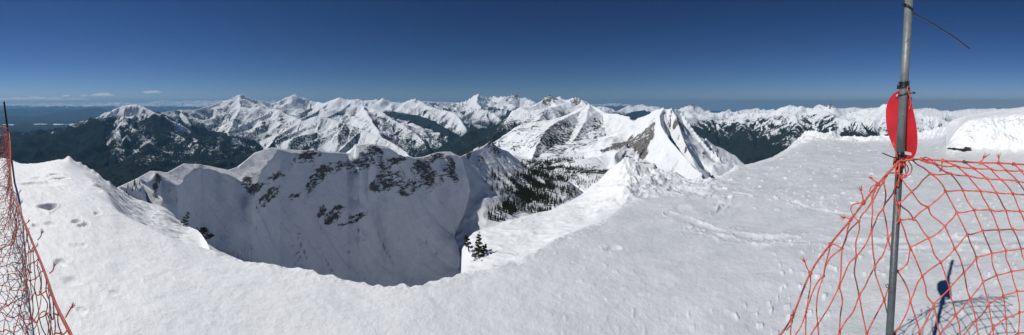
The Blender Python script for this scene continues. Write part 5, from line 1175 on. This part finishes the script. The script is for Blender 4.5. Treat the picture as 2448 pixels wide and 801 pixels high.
rock_thing(2297, 357, 11.2, 0.66, 0.085, 'long low black rock half buried at the foot of the snow wall', 3, lumps=8)
rock_thing(2314, 352, 11.4, 0.12, 0.06, 'small black rock just right of the long low one', 5, lumps=2)
rock_thing(2275, 359, 11.2, 0.16, 0.045, 'flat black rock chip at the left end of the long low one', 6, lumps=2)
rock_thing(1703, 421, 7.5, 0.040, 0.05, 'tiny black stone on the snow rim below the cliffed peak', 8, lumps=1)
a = A(1920); q = np.array([15.1 * math.sin(a), 15.1 * math.cos(a), 0]); q[2] = ground(q[0], q[1]); tp_ = np.array(P(1916, 259, 15.1))
ss = MB(); ss.tube([q - [0, 0, .3], q * .5 + tp_ * .5, tp_], [0.013, 0.011, 0.008], 6); so = ss.build('bamboo_stake', plain('bamboo', (0.30, 0.25, 0.18), 0.6), loc=q); so.location = q
tag(so, 'thin bamboo stake standing alone on the far edge of the snowfield', 'stake')

# ------------------------------------------------------------ clouds, far off on the left
M_CLOUD = bpy.data.materials.new('cloud_vapour'); M_CLOUD.use_nodes = True; ct_ = M_CLOUD.node_tree; ct_.nodes.clear()
_o = ct_.nodes.new('ShaderNodeOutputMaterial'); _v = ct_.nodes.new('ShaderNodeVolumePrincipled')
_v.inputs['Color'].default_value = (1, 1, 1, 1); _v.inputs['Density'].default_value = 0.0007; _v.inputs['Anisotropy'].default_value = 0.5
ct_.links.new(_v.outputs[0], _o.inputs['Volume'])
def cloud(px, py, wpx, hpx, label, n, seed, kind=None):
    rs = np.random.default_rng(seed); m = MB(); Rr = 82000.0; c0 = np.array(P(px, py, Rr))
    for k in range(n):
        t = -1 + 2 * (k + rs.uniform(0, 1)) / n; x = px + t * wpx / 2; e = (1 - abs(t)) ** 0.5
        rad = hpx / F * Rr * rs.uniform(0.35, 0.75) * (0.3 + 0.7 * e)
        b = np.array(P(x, py + hpx * 0.25, Rr + rs.uniform(-900, 900))); b[2] += rad * rs.uniform(0.0, 0.9)
        m.ball(b, rad, rs.uniform(7, 11), rs.uniform(2.2, 3.6), 0.8, 12, 7, jit=0.3)
    o = m.build('cloud', M_CLOUD, loc=c0); o.location = c0
    tag(o, label, 'cloud', kind=kind)
cloud(80, 237, 270, 7, 'long low line of cloud along the left horizon', 70, 1, 'stuff')
cloud(245, 226.5, 46, 6, 'small white cloud above the right end of the cloud line', 16, 2)
cloud(361, 220, 40, 5, 'small flat cloud highest and farthest right in the sky', 14, 3)
cloud(157, 229, 14, 3.5, 'tiny cloud puff left of its twin above the cloud line', 6, 4)
cloud(201, 229, 18, 3, 'thin cloud wisp between the tiny puff and the small white cloud', 6, 5)
# ------------------------------------------------------------ the air
HAZE = bpy.data.materials.new('air'); HAZE.use_nodes = True
ht = HAZE.node_tree; ht.nodes.clear()
ho = ht.nodes.new('ShaderNodeOutputMaterial'); hv = ht.nodes.new('ShaderNodeVolumePrincipled')
hv.inputs['Color'].default_value = (0.28, 0.60, 1.0, 1); hv.inputs['Density'].default_value = 2.5e-5
hv.inputs['Anisotropy'].default_value = 0.1
ht.links.new(hv.outputs[0], ho.inputs['Volume'])
hw = 67000.0; zb = float(Z.min()) - 1.0; zt = float(Z.max()) + 20.0
hm = bpy.data.meshes.new('haze')
hm.from_pydata([(sx * hw, sy * hw, z) for z in (zb, zt) for sx, sy in ((-1, -1), (1, -1), (1, 1), (-1, 1))], [],
               [(3, 2, 1, 0), (4, 5, 6, 7), (0, 1, 5, 4), (1, 2, 6, 5), (2, 3, 7, 6), (3, 0, 4, 7)])
hm.materials.append(HAZE)
hz_o = bpy.data.objects.new('haze', hm); col.objects.link(hz_o); tag(hz_o, 'thin blue haze in the air over the mountains', 'haze', kind='stuff')
# ------------------------------------------------------------ camera: a hand-held phone panorama, half a turn wide
cd = bpy.data.cameras.new('camera'); cam = bpy.data.objects.new('camera', cd); col.objects.link(cam)
cd.type = 'PANO'; cd.panorama_type = 'CENTRAL_CYLINDRICAL'
cd.central_cylindrical_radius = 1.0
cd.central_cylindrical_range_u_min = -math.pi / 2; cd.central_cylindrical_range_u_max = math.pi / 2
cd.central_cylindrical_range_v_min = -(801 - HY) / F; cd.central_cylindrical_range_v_max = HY / F
cam.location = (0, 0, 0); cam.rotation_euler = (math.pi / 2, 0, 0)
cd.clip_start = 0.05; cd.clip_end = 400000
sc.camera = cam
# ------------------------------------------------------------ sun and sky
SUN_AZ = math.radians(-98.0); SUN_EL = math.radians(44.0)
sd = (math.sin(SUN_AZ) * math.cos(SUN_EL), math.cos(SUN_AZ) * math.cos(SUN_EL), math.sin(SUN_EL))
from mathutils import Vector
ld = bpy.data.lights.new('sun', 'SUN'); ld.energy = 3.75; ld.angle = math.radians(0.53); ld.color = (1.0, 0.965, 0.91)
lo = bpy.data.objects.new('sun', ld); col.objects.link(lo)
lo.rotation_euler = Vector(sd).to_track_quat('Z', 'Y').to_euler(); lo.location = (-30, -5, 40)
w = bpy.data.worlds.new('World'); sc.world = w; w.use_nodes = True
wt = w.node_tree; wt.nodes.clear()
sky = wt.nodes.new('ShaderNodeTexSky'); sky.sky_type = 'NISHITA'; sky.sun_disc = False
sky.sun_elevation = SUN_EL; sky.sun_rotation = SUN_AZ
sky.altitude = 2400; sky.air_density = 0.8; sky.dust_density = 0.1; sky.ozone_density = 3.0
tc_ = wt.nodes.new('ShaderNodeTexCoord'); sx_ = wt.nodes.new('ShaderNodeSeparateXYZ'); cx_ = wt.nodes.new('ShaderNodeCombineXYZ'); mx_ = wt.nodes.new('ShaderNodeMath'); mx_.operation = 'MAXIMUM'
wt.links.new(tc_.outputs['Generated'], sx_.inputs[0]); wt.links.new(sx_.outputs[0], cx_.inputs[0]); wt.links.new(sx_.outputs[1], cx_.inputs[1])
wt.links.new(sx_.outputs[2], mx_.inputs[0]); mx_.inputs[1].default_value = 0.004; wt.links.new(mx_.outputs[0], cx_.inputs[2]); wt.links.new(cx_.outputs[0], sky.inputs['Vector'])   # the horizon lies below eye level from a summit
bg = wt.nodes.new('ShaderNodeBackground'); bg.inputs['Strength'].default_value = 0.05
wo = wt.nodes.new('ShaderNodeOutputWorld')
sep = wt.nodes.new('ShaderNodeSeparateColor'); com = wt.nodes.new('ShaderNodeCombineColor')
wt.links.new(sky.outputs[0], sep.inputs[0])
for ch, (kx, gx) in enumerate(((0.249, 1.6), (0.347, 1.4), (0.489, 1.3))):      # thin, dry mountain air: a deeper blue
    pw = wt.nodes.new('ShaderNodeMath'); pw.operation = 'POWER'; wt.links.new(sep.outputs[ch], pw.inputs[0]); pw.inputs[1].default_value = gx
    mu = wt.nodes.new('ShaderNodeMath'); mu.operation = 'MULTIPLY'; wt.links.new(pw.outputs[0], mu.inputs[0]); mu.inputs[1].default_value = kx
    wt.links.new(mu.outputs[0], com.inputs[ch])
wt.links.new(com.outputs[0], bg.inputs[0]); wt.links.new(bg.outputs[0], wo.inputs[0])
sc.view_settings.view_transform = 'Standard'; sc.view_settings.look = 'None'
sc.view_settings.exposure = 0.0; sc.view_settings.gamma = 1.0; sc.view_settings.use_curve_mapping = False
sc.cycles.max_bounces = 6; sc.cycles.diffuse_bounces = 1; sc.cycles.volume_bounces = 0; sc.cycles.transparent_max_bounces = 16
sc.cycles.use_denoising = True
sc.cycles.sample_clamp_indirect = 10.0
